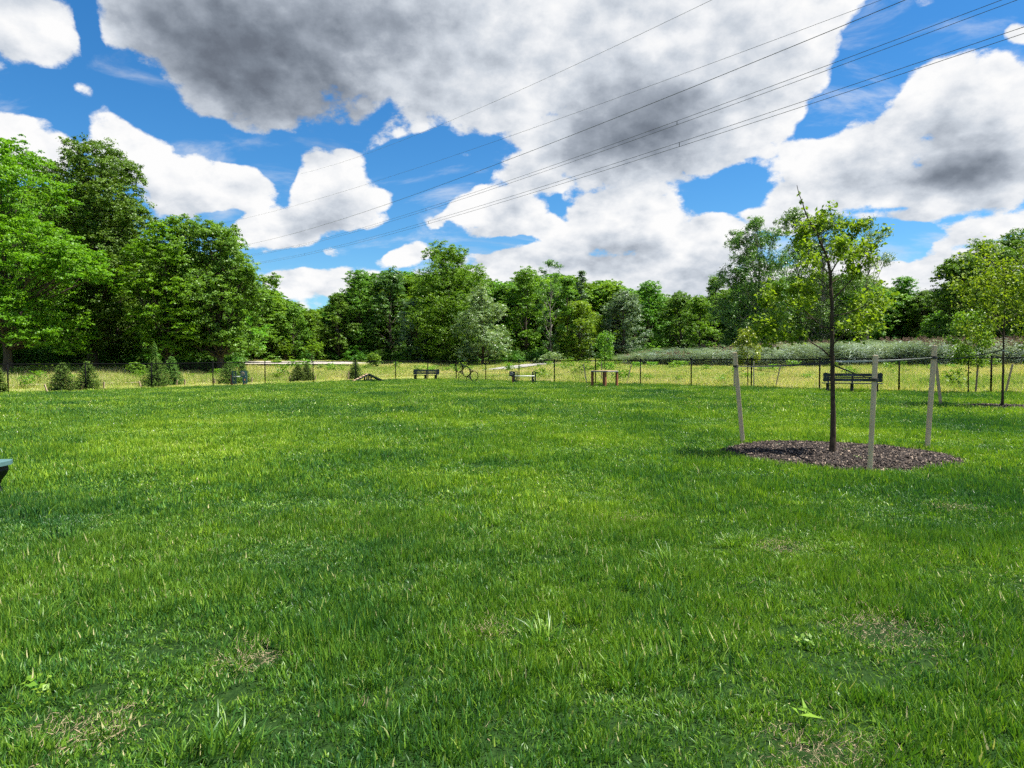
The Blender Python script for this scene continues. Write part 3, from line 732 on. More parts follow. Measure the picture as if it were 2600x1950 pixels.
def auto_lobes(H, Rr, cb, kind, seed, n=None):
    rg = random.Random(seed); out_ = []
    n = n or {'dome': 15, 'oval': 14, 'spire': 15, 'airy': 20, 'wide': 18}[kind]
    for k in range(n):
        t = (k + .5) / n; z = H * (cb + (1 - cb) * t)
        if kind == 'dome': pr = math.sqrt(max(0, 1 - (t * .98) ** 2.6)) * (.75 + .5 * min(t * 3, .5))
        elif kind == 'wide': pr = math.sqrt(max(0, 1 - (t * .96) ** 3.2))
        elif kind == 'oval': pr = math.sin(math.pi * (.12 + .83 * t)) ** .8
        elif kind == 'spire': pr = (1 - t) ** .75 * .95 + .06
        else: pr = math.sin(math.pi * (.15 + .76 * t)) ** .7
        lr = Rr * {'dome': .40, 'wide': .40, 'oval': .42, 'spire': .40, 'airy': .27}[kind] * (.8 + .4 * rg.random())
        if kind == 'spire': lr *= (1.1 - .65 * t)
        a = k * 2.4 + rg.random() * .8; rad = max(0, pr * Rr - lr * .8) * (.75 + .35 * rg.random())
        zz = min(z, H - lr * .75)
        out_.append((rad * math.cos(a), rad * math.sin(a), zz, lr, lr * .85))
    k3 = .42 if kind in ('dome', 'wide', 'oval') else .24
    out_.append((0, 0, H - Rr * k3 * .9, Rr * k3, Rr * k3 * .9))
    if kind in ('dome', 'wide'):
        for q in range(3): out_.append((Rr * .42 * math.cos(q * 2.1 + seed), Rr * .42 * math.sin(q * 2.1 + seed), H - Rr * rg.uniform(.45, .6), Rr * .38, Rr * .36))
    return out_
def tree(px, top, width, Y, kind, mat, label, cb=.12, seed=0, ls=.2, dens=1.0, trunk_r=None, group='trees of the wood edge', bark='bark', name='tree', cat='tree', base_px=None, **kw):
    """a tree at picture column px, standing at distance Y, its top at picture row top and its crown width pixels wide"""
    X = ray(px, 900)[0] * Y; g = float(T(X, Y)); tp = at(px, top, Y)[2]; H = tp - g; Rr = width * .62 / F_PX * Y
    root = empty(name, (X, Y, g), 0, label, cat, group)
    lb = auto_lobes(H, Rr, cb, kind, seed)
    me = crown_mesh('crown', lb, ls, seed + 1, nleaf=int(26 * dens), **kw)
    link('trunk', trunk_mesh('trunk', H, trunk_r or max(.1, Rr * .055), lb, seed + 2), M[bark], root)
    link('crown', me, M[mat], root)
    return root
def tree_px(px, base, Y, lobes, mat, label, seed=0, ls=.2, dens=1.0, trunk_r=.25, depth=1.0, group='trees of the wood edge', bark='bark', name='tree', cat='tree', **kw):
    """crown lobes given where they show: (col, row, radius in px) ; spread in depth too"""
    X = ray(px, 900)[0] * Y; g = float(T(X, Y)); rg = random.Random(seed); lb = []
    for (lx, ly, lr) in lobes:
        p = at(lx, ly, Y); r_ = lr / F_PX * Y
        lb.append((p[0] - X, 0 + rg.uniform(-.4, .4) * r_, p[2] - g, r_, r_ * .9))
        for s_ in (-1, 1):   # depth copies so the crown is as deep as it is wide
            lb.append((p[0] - X + rg.uniform(-.3, .3) * r_, s_ * (1.0 + .3 * rg.random()) * r_ * depth, p[2] - g - .25 * r_, r_ * .92, r_ * .8))
    H = max(l[2] + l[4] for l in lb)
    root = empty(name, (X, Y, g), 0, label, cat, group)
    link('trunk', trunk_mesh('trunk', H, trunk_r, lb, seed + 2), M[bark], root)
    link('crown', crown_mesh('crown', lb, ls, seed + 1, nleaf=int(26 * dens), **kw), M[mat], root)
    return root
GL = 'tall broadleaf trees on the left behind the fence'
tree_px(20, 930, 50, [(-30, 400, 62), (40, 395, 52), (60, 470, 75), (-20, 560, 90), (90, 600, 70), (20, 700, 95), (130, 690, 62), (60, 800, 90), (-60, 760, 80), (120, 845, 62), (190, 640, 55), (215, 690, 42)],
        'maple_bright', 'bright light green maple at the left edge of the photo', 11, .17, 1.0, .3, group=GL, flat=.3, droop=.25)
tree_px(235, 928, 58, [(185, 440, 62), (250, 400, 55), (290, 440, 55), (235, 490, 75), (310, 510, 62), (180, 560, 80), (290, 600, 80), (350, 560, 45), (240, 690, 85), (330, 690, 62), (230, 790, 80), (310, 800, 62), (260, 860, 60)],
        'oak', 'tallest tree, dark green oak-like crown rising above the left group', 12, .18, 1.0, .42, group=GL)
tree_px(425, 928, 56, [(425, 600, 42), (400, 640, 50), (455, 650, 48), (420, 710, 60), (470, 740, 50), (380, 740, 50), (420, 800, 55), (480, 815, 50), (390, 850, 48), (455, 875, 42)],
        'maple_bright', 'light green maple between the tallest dark tree and the feathery ash', 13, .17, 1.0, .25, group=GL, flat=.3, droop=.3)
tree_px(560, 928, 58, [(475, 585, 42), (540, 600, 42), (575, 620, 50), (510, 650, 60), (600, 680, 52), (650, 705, 38), (560, 740, 70), (510, 770, 62), (620, 770, 48), (560, 840, 60), (620, 860, 45), (510, 870, 50)],
        'ash', 'dark green ash with a feathery top at the right end of the left group', 14, .18, 1.0, .3, group=GL, flat=.5)
tree_px(140, 930, 66, [(120, 520, 70), (60, 560, 80), (150, 640, 80), (60, 700, 80), (150, 760, 80), (40, 850, 70), (160, 860, 60)],
        'maple', 'mid green tree in the shade behind the left edge maple', 15, .19, .9, .35, group=GL)
tree_px(350, 930, 66, [(340, 640, 60), (390, 690, 60), (340, 760, 70), (420, 820, 60), (330, 860, 60), (480, 700, 60), (520, 820, 60)],
        'ash', 'dark tree filling the gap behind the light green maple', 16, .19, .9, .3, group=GL)
tree_px(-110, 930, 54, [(-110, 420, 80), (-150, 560, 100), (-90, 660, 90), (-140, 800, 90)], 'maple', 'green tree cut off by the left border of the photo', 17, .18, .8, .3, group=GL)
# middle distance: front edge of the wood, left to right
GE = 'trees along the edge of the wood'
K = [
 (690, 742, 100, 92, 'dome', 'yellowgreen', 'low yellow green tree just right of the tall left group', .10, .2),
 (745, 775, 70, 90, 'oval', 'ash', 'small mid green tree with bare lower stem, beside the yellow green one', .12, .18),
 (790, 790, 76, 93, 'dome', 'maple', 'small rounded green tree before the dip in the treeline', .10, .18),
 (860, 745, 90, 95, 'oval', 'ash', 'slender green tree with a visible forked trunk above the gravel road', .14, .18),
 (915, 690, 110, 97, 'oval', 'ash', 'upright green tree with a spiky top at the start of the high treeline', .14, .2),
 (990, 685, 110, 97, 'dome', 'cottonwood', 'grey green tree beside the spiky topped one', .10, .2),
 (1058, 760, 90, 92, 'oval', 'silver', 'pale grey green tree in front of the tallest middle tree', .05, .17),
 (1335, 682, 120, 98, 'oval', 'maple', 'fresh green broad tree with brush-like top in the middle of the wood', .06, .2),
 (1398, 660, 74, 90, 'airy', 'cottonwood', 'thin airy tree with a see-through top and pale slim trunk', .12, .16),
 (1440, 700, 62, 88, 'oval', 'ash', 'narrow green tree next to the thin airy one', .08, .18),
 (1476, 688, 66, 97, 'spire', 'silver', 'narrow spire-shaped grey green tree in the middle', .04, .18),
 (1470, 765, 110, 88, 'oval', 'yellowgreen', 'low light green tree below the spire-shaped one', .03, .18),
 (1545, 715, 110, 104, 'dome', 'yellowgreen', 'yellow green rounded crown showing behind the silver tree', .1, .2),
 (1582, 740, 115, 88, 'dome', 'silver', 'silvery leaved rounded tree behind the pause table', .02, .18),
 (1648, 716, 110, 96, 'oval', 'ash', 'dark domed tree right of the silvery one', .03, .2),
 (1728, 740, 96, 92, 'dome', 'oak', 'small dark dome with drooping sprays behind the reeds', .03, .18),
 (1775, 755, 90, 84, 'oval', 'maple', 'green cone-like tree behind the left of the reeds', .02, .18),
 (1815, 705, 90, 94, 'oval', 'ash', 'rounded tree joining the tall airy trees on their left', .03, .2),
]
for k, (px, tp, wd, Y, kind, mt, lab, cb, ls) in enumerate(K):
    tree(px, tp, wd, Y, kind, mt, lab, cb, 100 + k * 7, ls, .8 if kind != 'airy' else .45, group=GE, bark='bark_pale' if kind == 'airy' else 'bark')
tree_px(1135, 915, 92, [(1120, 645, 34), (1160, 650, 30), (1140, 690, 50), (1090, 720, 48), (1195, 700, 40), (1120, 770, 62), (1190, 770, 52), (1080, 800, 55), (1150, 850, 58), (1210, 850, 50), (1090, 870, 48)],
        'maple', 'tallest tree of the middle wood, with a knobbly three-lobed top', 31, .19, .9, .3, group=GE)
tree_px(1225, 915, 84, [(1215, 760, 38), (1250, 790, 34), (1200, 820, 45), (1245, 850, 45), (1270, 890, 30), (1200, 885, 38)],
        'paleleaf', 'pale leaved tree flowering white green in front of the tallest middle tree', 32, .19, .9, .2, group=GE)
# tall airy trees behind the near sapling
GA = 'tall airy trees behind the reeds'
tree_px(1925, 925, 76, [(1915, 570, 22), (1870, 610, 26), (1940, 610, 36), (1890, 660, 42), (1960, 670, 42), (1860, 710, 42), (1920, 740, 55), (1850, 790, 45), (1900, 830, 55), (1960, 790, 50), (1870, 870, 40), (1950, 870, 50)],
        'cottonwood', 'tall airy cottonwood with a narrow peak left of the near sapling', 41, .16, .95, .22, group=GA, bark='bark_pale', flat=.9)
tree_px(2085, 925, 78, [(2015, 560, 32), (2060, 580, 36), (2110, 575, 34), (2030, 640, 42), (2100, 640, 46), (2030, 720, 50), (2110, 720, 50), (2040, 800, 52), (2110, 810, 50), (2060, 880, 50)],
        'cottonwood', 'broad airy cottonwood standing right behind the near sapling', 42, .16, .95, .24, group=GA, bark='bark_pale', flat=.9)
tree_px(2200, 925, 78, [(2195, 570, 20), (2220, 600, 26), (2170, 640, 32), (2225, 660, 28), (2180, 720, 38), (2215, 780, 32), (2170, 820, 40)],
        'cottonwood', 'thin see-through cottonwood with bare twigs right of the near sapling', 43, .14, .5, .18, group=GA, bark='bark_pale', flat=1.0)
GR = 'dark trees on the right behind the reeds'
K2 = [(2230, 735, 110, 92, 'dome', 'oak', 'dark rounded tree between the airy cottonwoods and the right wood', .02),
      (2290, 706, 96, 96, 'oval', 'ash', 'dark domed tree with knobbly top right of the near stake', .02),
      (2345, 740, 100, 90, 'dome', 'oak', 'low dark tree in the dip of the right treeline', .02),
      (2395, 790, 90, 84, 'dome', 'maple', 'short green tree at the foot of the big right tree', .02)]
for k, (px, tp, wd, Y, kind, mt, lab, cb) in enumerate(K2):
    tree(px, tp, wd, Y, kind, mt, lab, cb, 300 + k * 7, .18, .9, group=GR)
tree_px(2500, 925, 72, [(2410, 690, 32), (2440, 680, 42), (2500, 655, 48), (2560, 630, 48), (2620, 625, 60), (2430, 760, 60), (2510, 740, 70), (2590, 730, 70), (2420, 850, 55), (2500, 850, 70), (2590, 850, 70), (2660, 760, 70)],
        'oak', 'big dark wide tree mass at the right edge above the far sapling', 51, .19, 1.0, .4, group=GR)
# second and third rows of the wood (so no sky shows through between the stems)
rr_ = random.Random(5); protos = []
for k, (kd, cbv) in enumerate((('dome', .05), ('oval', .03), ('oval', .06), ('dome', .03))):
    lb = auto_lobes(1.0 * 12, 3.6, cbv, kd, 900 + k)
    protos.append((crown_mesh('crown', lb, .26, 910 + k, nleaf=16), trunk_mesh('trunk', 12, .2, lb, 920 + k)))
back_cols = [(x + rr_.uniform(-12, 12), r_) for r_ in (0, 1, 2, 3) for x in range(-90 + r_ * 20, 2720, 62)]
tops = ([-200, 60, 150, 350, 560, 640, 690, 760, 830, 880, 950, 1050, 1150, 1250, 1350, 1440, 1500, 1620, 1690, 1760, 1850, 1950, 2100, 2200, 2240, 2350, 2420, 2600, 2800],
        [520, 520, 480, 620, 660, 735, 745, 790, 790, 740, 715, 700, 690, 715, 705, 715, 725, 735, 760, 770, 735, 715, 700, 720, 740, 760, 720, 680, 680])
desc = ['dark tree deep in the wood behind the front row', 'green treetop showing over the front row of the wood', 'shaded stem and crown inside the wood']
for k, (px, row) in enumerate(back_cols):
    Yb = np.interp(px, [-100, 600, 700, 1300, 1700, 2600], [74, 74, 100, 106, 100, 92]) + row * 7 + rr_.uniform(-2, 2)
    tp = np.interp(px, *tops) + 4 + rr_.uniform(-10, 16) - row * 3
    X = ray(px, 900)[0] * Yb; g = float(T(X, Yb)); H = at(px, tp, Yb)[2] - g
    root = empty('tree', (X, Yb, g), rr_.uniform(0, 6.28), 'tree standing in the shaded rows behind the front edge of the wood', 'tree', 'trees deeper in the wood')
    cm, tm = protos[rr_.randrange(4)]; mt = M[rr_.choice(['ash', 'oak', 'maple', 'ash', 'maple', 'yellowgreen'])]
    s_ = H / 12; sx = max(1.0, min(1.5, s_)) * rr_.uniform(1.1, 1.35)
    for nm, me, mm in (('trunk', tm, M['bark']), ('crown', cm, mt)):
        o = link(nm, me, mm, root); o.scale = (sx, sx, s_)
# shrubs and undergrowth along the wood edge
shr = [crown_mesh('shrub_%d' % k, [(0, 0, .9, 1.1, .9), (.8, .3, .7, .8, .7), (-.8, -.2, .65, .8, .6), (.1, -.7, .6, .7, .55)], .16, 950 + k, nleaf=14, nsub=7, nclump=7) for k in range(3)]
rg = np.random.default_rng(77); P_ = []
for k in range(620):
    px = -120 + 2850 * rg.random(); Yb = np.interp(px, [-100, 600, 660, 900, 1300, 1700, 2600], [57, 60, 89, 90, 86, 82, 74]) + rg.random() * 13
    P_.append((ray(px, 900)[0] * Yb, Yb))
XY = np.array(P_)
for c, r in EX: XY = XY[~near_line(XY, c, r + 1.2)]
s = .5 + .8 * rg.random(len(XY)) ** 1.5
scatter('undergrowth', shr, XY, rg.random(len(XY)) * 6.28, np.stack([s, s, s * (.7 + .7 * rg.random(len(XY)))], -1), rg.integers(0, 3, len(XY)), np.zeros((len(XY), 2)),
        'leafy undergrowth along the foot of the wood', M['under'])
def shrub(px, py, w_, h_, mat, label, seed, ls=.12, name='shrub', cat='shrub', group='shrubs in the field', dens=1.0, Y=None):
    p = G(px, py) if Y is None else np.array([*at(px, py, Y)[:2], float(T(*at(px, py, Y)[:2]))]); y = p[1]; r_ = w_ / 2 / F_PX * y; hh = h_ / F_PX * y
    root = empty(name, tuple(p), 0, label, cat, group); rg_ = random.Random(seed)
    lb = [(rg_.uniform(-.45, .45) * r_, rg_.uniform(-.4, .4) * r_, hh * (.35 + .35 * rg_.random()), r_ * .55, hh * .33) for _ in range(6)]
    b = MB()
    for l in lb: b.tube([(0, 0, -.05), (l[0] * .5, l[1] * .5, l[2] * .5), l[:3]], [.025, .018, .006], 5)
    link('stems', b.mesh('stems'), M['bark'], root)
    link('foliage', crown_mesh('foliage', lb, ls, seed, nleaf=int(18 * dens), nsub=7, nclump=7, cl=.16), M[mat], root)
    return root
shrub(945, 935, 66, 38, 'shrub', 'bright green leafy shrub in the meadow above the ramp', 501, .14)
shrub(700, 928, 36, 16, 'shrub', 'low green shrub left of the bright meadow shrub', 502, .14)
shrub(350, 930, 60, 40, 'shrub', 'light green shrub at the foot of the dark left trees', 503, .14, Y=52)
shrub(725, 903, 50, 58, 'maple_bright', 'light green bush in front of the dark wood, left one of the pair', 504, .16, Y=88)
shrub(790, 903, 66, 66, 'maple_bright', 'light green spreading bush in front of the dark wood, right one of the pair', 505, .16, Y=87)
shrub(1665, 908, 46, 46, 'yellowgreen', 'pale yellow green bush at the left end of the reeds', 506, .15, Y=80)
shrub(1845, 905, 60, 52, 'silver', 'silvery bush rising out of the reeds left of the small yellow tree', 507, .15, Y=70)
shrub(1400, 908, 120, 32, 'paleleaf', 'pale low bushes at the wood edge above the tan bench', 508, .15, Y=84)
shrub(1070, 918, 26, 16, 'shrub', 'small shrub just above the fence near the corner post', 509, .13)
# dry brown stems by the road
def twigs(px, py, w_, h_, label, seed):
    p = G(px, py); y = p[1]; b = MB(); rg_ = random.Random(seed)
    for k in range(110):
        x0 = rg_.gauss(0, w_ / 4 / F_PX * y); y0 = rg_.gauss(0, .6); h = h_ / F_PX * y * rg_.uniform(.5, 1.05); g = float(T(p[0] + x0, p[1] + y0)) - p[2]
        tx, ty = rg_.gauss(0, .18), rg_.gauss(0, .18)
        b.tube([(x0, y0, g), (x0 + tx * .5, y0 + ty * .5, g + h * .6), (x0 + tx, y0 + ty, g + h)], [.012, .009, .004], 3)
        for q in range(3):
            t = rg_.uniform(.4, .95); a = (x0 + tx * t, y0 + ty * t, g + h * t); b.tube([a, (a[0] + rg_.gauss(0, .12), a[1] + rg_.gauss(0, .12), a[2] + .15)], [.006, .003], 3)
    o = b.build('dry_shrub', M['bark'], None); o.location = p; tag(o, label, 'shrub', 'dry brown shrubs')
twigs(895, 917, 60, 34, 'leafless brown shrub at the right end of the gravel road', 1)
twigs(960, 920, 60, 26, 'leafless brown shrub behind the bright green meadow shrub', 2)

# ------------------------------------------------------------------ small spruces behind the left fence
def spruce(px, base, top, width, label, seed, mat='spruce', narrow=1.0):
    p = G(px, base); y = p[1]; H = (base - top) / F_PX * y; Rr = width / 2 / F_PX * y
    Rr *= 1.18; root = empty('spruce', tuple(p), 0, label, 'spruce', 'young spruces behind the left fence'); rg = np.random.default_rng(seed)
    b = MB(); b.tube([(0, 0, -.1), (0, 0, H * .5), (0, 0, H * .98)], [.045, .03, .006], 7)
    link('trunk', b.mesh('trunk'), M['bark_dark'], root)
    C = []; Nn = []; Vv = []; nb = 460
    for k in range(nb):
        t = (k / nb) ** 1.25; z = H * (.03 + .93 * t); a = rg.random() * 6.283
        prof = (1 - t) ** .62 * (min(1, .80 + t * 1.6)); L_ = Rr * prof * (.72 + .42 * rg.random()) + .05
        d = np.array([math.cos(a), math.sin(a), 0]); n = max(7, int(30 * L_ / Rr)); u = rg.random(n) ** .7
        pz = z - .22 * L_ * u + .30 * L_ * u * u
        c = d * (u * L_)[:, None] + np.stack([np.zeros(n), np.zeros(n), pz], -1) + rg.normal(0, .022, (n, 3))
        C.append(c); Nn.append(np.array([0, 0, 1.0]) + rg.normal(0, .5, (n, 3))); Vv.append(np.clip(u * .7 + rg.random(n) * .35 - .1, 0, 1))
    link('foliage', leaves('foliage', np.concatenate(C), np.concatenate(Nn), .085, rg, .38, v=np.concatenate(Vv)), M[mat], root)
    return root
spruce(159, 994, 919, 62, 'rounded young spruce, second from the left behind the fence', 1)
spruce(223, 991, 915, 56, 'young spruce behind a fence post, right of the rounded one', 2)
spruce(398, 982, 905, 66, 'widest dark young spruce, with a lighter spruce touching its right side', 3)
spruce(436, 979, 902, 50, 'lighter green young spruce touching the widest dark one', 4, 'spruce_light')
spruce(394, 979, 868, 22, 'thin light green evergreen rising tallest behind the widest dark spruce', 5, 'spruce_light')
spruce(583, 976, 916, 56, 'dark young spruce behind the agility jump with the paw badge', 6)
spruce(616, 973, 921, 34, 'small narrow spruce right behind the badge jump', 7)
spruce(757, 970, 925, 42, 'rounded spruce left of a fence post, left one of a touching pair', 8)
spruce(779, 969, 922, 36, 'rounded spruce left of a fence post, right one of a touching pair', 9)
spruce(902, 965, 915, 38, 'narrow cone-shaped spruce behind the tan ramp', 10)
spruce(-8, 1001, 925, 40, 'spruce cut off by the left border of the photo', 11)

# ------------------------------------------------------------------ chain-link fence
FH = 1.6
fence = empty('chain_link_fence', (FC[0], FC[1], float(T(*FC))), 0, 'black chain-link fence running along the far side of the lawn', 'fence')
f0 = np.array([FC[0], FC[1], float(T(*FC))])
def on_line(px, A, D):
    k = ray(px, 960); u = k[0] / k[1]
    # A + s D with x = u*y
    s_ = (u * A[1] - A[0]) / (D[0] - u * D[1]); return A + D * s_
postsL = [on_line(x, FC, DL) for x in (20, 217.5, 385, 540.8, 673, 795, 903, 1004.5)]
postsL = [FC - DL * (np.linalg.norm(FC - postsL[0]) + 3.4)] + postsL + [FC]
postsR = [FC] + [on_line(x, FC, DR) for x in (1158.5, 1233.4, 1317.7, 1407.6, 1511.7, 1625.7, 1755, 1907.7, 2081, 2282.8, 2516.6)]
postsR += [postsR[-1] + DR * 3.6]
def gz(q, off=0): return np.array([q[0], q[1], float(T(q[0], q[1])) + off])
for i_, q in enumerate(postsL + postsR[1:]):
    b = MB(); r_ = .045 if np.allclose(q, FC) else .036
    g = gz(q) - f0; b.tube([g + [0, 0, -.3], g + [0, 0, FH + .01]], r_, 10)
    b.tube([g + [0, 0, FH + .01], g + [0, 0, FH + .05], g + [0, 0, FH + .075]], [r_ * 1.25, r_ * 1.25, r_ * .4], 10)
    b.build('post', M['black'], fence, True)
for run in (postsL, postsR):
    b = MB(); b.tube([gz(q, FH - .03) - f0 for q in run], .027, 8); b.build('top_rail', M['black'], fence, True)
    b = MB(); b.tube([gz(q, .06) - f0 for q in run], .006, 5); b.build('bottom_wire', M['black'], fence)
    # woven mesh: two sets of diagonal wires
    run = np.array(run); sd_ = np.r_[0, np.cumsum(np.linalg.norm(np.diff(run, axis=0), axis=1))]; Lr = sd_[-1]; h = FH - .07; step = .075; nn_ = int(Lr / step)
    V = []; Fq = []; wr = .0034
    t0 = np.arange(nn_) * step
    for sg in (-1, 1):
        a = t0; e = t0 + sg * h
        ok = (e > 0) & (e < Lr); a = a[ok]; e = e[ok]
        SEG = 4
        for k in range(SEG):
            s0 = a + (e - a) * k / SEG; s1 = a + (e - a) * (k + 1) / SEG; P0 = []
            for s_, zf in ((s0, k / SEG), (s1, (k + 1) / SEG)):
                x = np.interp(s_, sd_, run[:, 0]); y = np.interp(s_, sd_, run[:, 1])
                zz = np.interp(s_, sd_, [float(T(*q)) for q in run]) + .05 + h * zf
                P0.append(np.stack([x, y, zz], -1) - f0)
            w_ = np.array([wr, 0, 0]); w2 = np.array([0, wr, wr])
            off = [w_, w2, -w_, -w2]; n = len(a)
            q = np.stack([P0[0] + o for o in off] + [P0[1] + o for o in off], 1).reshape(-1, 3); b0 = sum(len(v) for v in V); V.append(q)
            i = np.arange(n) * 8 + b0
            for j in range(4): Fq.append(np.stack([i + j, i + (j + 1) % 4, i + 4 + (j + 1) % 4, i + 4 + j], -1))
    link('wire_mesh', np_mesh('wire_mesh', np.concatenate(V), np.concatenate(Fq)), M['black'], fence)

# ------------------------------------------------------------------ benches
def text_mesh(txt, size, parent, loc, mat, rot=(math.pi / 2, 0, 0), name='lettering'):
    cu = bpy.data.curves.new(name, 'FONT'); cu.body = txt; cu.size = size; cu.align_x = 'CENTER'; cu.extrude = .002; cu.space_character = 1.15
    tmp = bpy.data.objects.new('tmp', cu); COL.objects.link(tmp); dg = bpy.context.evaluated_depsgraph_get()
    me = bpy.data.meshes.new_from_object(tmp.evaluated_get(dg)); bpy.data.objects.remove(tmp)
    o = link(name, me, mat, parent, loc); o.rotation_euler = rot; me.materials.clear(); me.materials.append(mat); return o
def park_bench(loc, yaw, Lb, label, lines=None):
    root = empty('park_bench', loc, yaw, label, 'bench', 'dark green park benches'); hl = Lb / 2
    def board(z0, z1, y, wing, slope=0):
        n = 10; poly = []; hz_ = (z1 - z0) / 2; zc_ = (z0 + z1) / 2
        w_ = hz_ * (1.0 + wing)
        def end(s): return [(s * (hl - w_ + w_ * math.cos(a)), zc_ + w_ * math.sin(a) * (1 if not wing else 1)) for a in [math.pi / 2 - k * math.pi / n for k in range(n + 1)]]
        rt = end(1); lt = [(-x, z) for x, z in rt][::-1]
        if wing:
            inn = hl - w_ * 2.6
            poly = [(-inn, z1), (inn, z1)] + rt + [(inn, z0), (-inn, z0)] + lt
        else: poly = [(-hl, z1), (hl, z1), (hl, z0), (-hl, z0)]
        MB().prism(poly, y - .02, y + .02, lambda u, w, t: (u, t + (w - .5) * .16, w)).build('back_board', M['green_plastic'], root)
    board(.745, .88, .20, .5); board(.665, .725, .20, 0); board(.51, .645, .20, .45)
    for k in range(3):
        MB().box((0, -.24 + k * .15, .425), (Lb * 1.0, .135, .04), None, .008).build('seat_board', M['green_plastic'], root)
    for s_ in (-1, 0, 1):
        x = s_ * (hl - .24)
        b = MB()
        fn = lambda u, w, t: (x + t, u, w)
        b.prism([(-.30, .40), (.16, .40), (.21, .0), (.04, .0), (.01, .16), (-.05, .22), (-.10, .16), (-.13, 0), (-.29, 0), (-.26, .25)][::-1], -.06, .06, fn)
        b.prism([(.12, .38), (.20, .38), (.285, .84), (.235, .84)], -.04, .04, fn)
        b.build('leg', M['black_plastic'], root)
    if lines:
        text_mesh(lines[0], .085, root, (0, .213, .765), M['letter'], (R(81), 0, 0)); text_mesh(lines[1], .085, root, (0, .172, .53), M['letter'], (R(81), 0, 0))
    return root
q = G(1081, 965.5); park_bench(tuple(q), R(-6), 2.18, 'dark green park bench in front of the fence corner post')
q = G(2163, 996.5); park_bench(tuple(q), R(-30), 2.5, 'dark green park bench with engraved back, seen behind the near sapling', ('TOWNSHIP PARKS', 'ESTABLISHED 1833'))
# slab seat at the left border
q = G(-22, 1262); root = empty('slab_bench', tuple(q), R(4), 'teal topped bench with curved black leg at the left border', 'bench')
b = MB(); b.prism([(-1.5, -.2), (.02, -.2), (.10, -.15), (.13, -.05), (.13, .1), (.08, .2), (-1.5, .2)], .305, .345, lambda u, w, t: (u, w, t)); b.build('top', M['teal_plastic'], root)
for xx in (0, -1.2):
    MB().prism([(-.14, .305), (.075, .305), (.085, .25), (.06, .2), (.02, .15), (.0, .10), (.015, .05), (.055, 0), (-.14, 0)], -.13, .13, lambda u, w, t, xx=xx: (u + xx, t, w)).build('leg', M['black_plastic'], root)

# ------------------------------------------------------------------ A-frame ramp
q = G(934, 970); root = empty('agility_ramp', tuple(q), R(32), 'low A-frame dog ramp with tan slatted slope and dark green frame', 'dog ramp')
Lh, hp, wd = 1.22, .60, .62
for s_, mt, nm in ((-1, 'tan', 'left_deck'), (1, 'green_plastic', 'right_deck')):
    a = Vector((s_ * Lh, 0, .03)); b_ = Vector((0, 0, hp)); d = (b_ - a)
    b = MB(); b.beam(a, b_, wd, .03, (0, 0, 1)); o = b.build('deck', M[mt], root)
    for k in range(5):
        c = a + d * (k + .55) / 5.4 + Vector((0, 0, .028)); MB().box(c, (.05, wd * .98, .022), Matrix.Rotation(-s_ * -math.atan2(hp - .03, Lh) * -1, 3, 'Y')).build('cleat', M['redwood' if s_ < 0 else 'black_plastic'], root)
    for t_ in (-1, 1):
        MB().beam(a + Vector((0, t_ * wd / 2, -.01)), b_ + Vector((0, t_ * wd / 2, -.01)), .04, .10).build('side_rail', M['green_plastic'], root)
for sx in (-1, 1):
    for sy in (-1, 1): MB().box((sx * .16, sy * (wd / 2 - .07), .25), (.085, .085, .5)).build('leg', M['green_plastic'], root)
MB().box((.0, -wd / 2 + .07, .17), (.24, .05, .07)).build('brace', M['black_plastic'], root); MB().box((.0, wd / 2 - .07, .17), (.24, .05, .07)).build('brace', M['black_plastic'], root)

# ------------------------------------------------------------------ ring jump
q = G(1184, 971); yaw = R(-38); root = empty('ring_jump', tuple(q), yaw, 'three black hoops stepping down to the right on two thin poles', 'agility hoops')
sl = math.atan2(.316, .735); cs = [(-.735, 1.10), (0, .78), (.735, .46)]
for x, z in cs: MB().torus((x, 0, z), .372, .027, (1, 0, 0), (0, 0, 1)).build('hoop', M['black'], root, True)
for (x0, z0), (x1, z1) in zip(cs[:-1], cs[1:]):
    mx_, mz_ = (x0 + x1) / 2, (z0 + z1) / 2
    d = Vector((x1 - x0, 0, z1 - z0)).normalized(); n_ = Vector((-d.z, 0, d.x))
    for s_ in (-1, 1):
        c = Vector((mx_, 0, mz_)); A_ = c + n_ * s_ * .05; B_ = c + n_ * s_ * .30 + d * .21; C_ = c + n_ * s_ * .30 - d * .21
        b = MB()
        for u, v_ in ((A_, B_), (B_, C_), (C_, A_)): b.beam(u, v_, .05, .05)
        b.tube([c + n_ * s_ * .2 - Vector((0, .02, 0)), c + n_ * s_ * .2 + Vector((0, .02, 0))], .04, 8)
        b.build('gusset', M['black_plastic'], root)
MB().tube([(-.735 + .0, 0, -.1), (-.735, 0, .74)], .018, 8).build('pole', M['black'], root); MB().tube([(0, 0, -.1), (0, 0, .42)], .018, 8).build('pole', M['black'], root)
MB().box((-.735, -.01, .735), (.10, .05, .05)).build('clamp', M['stake_raw'], root)

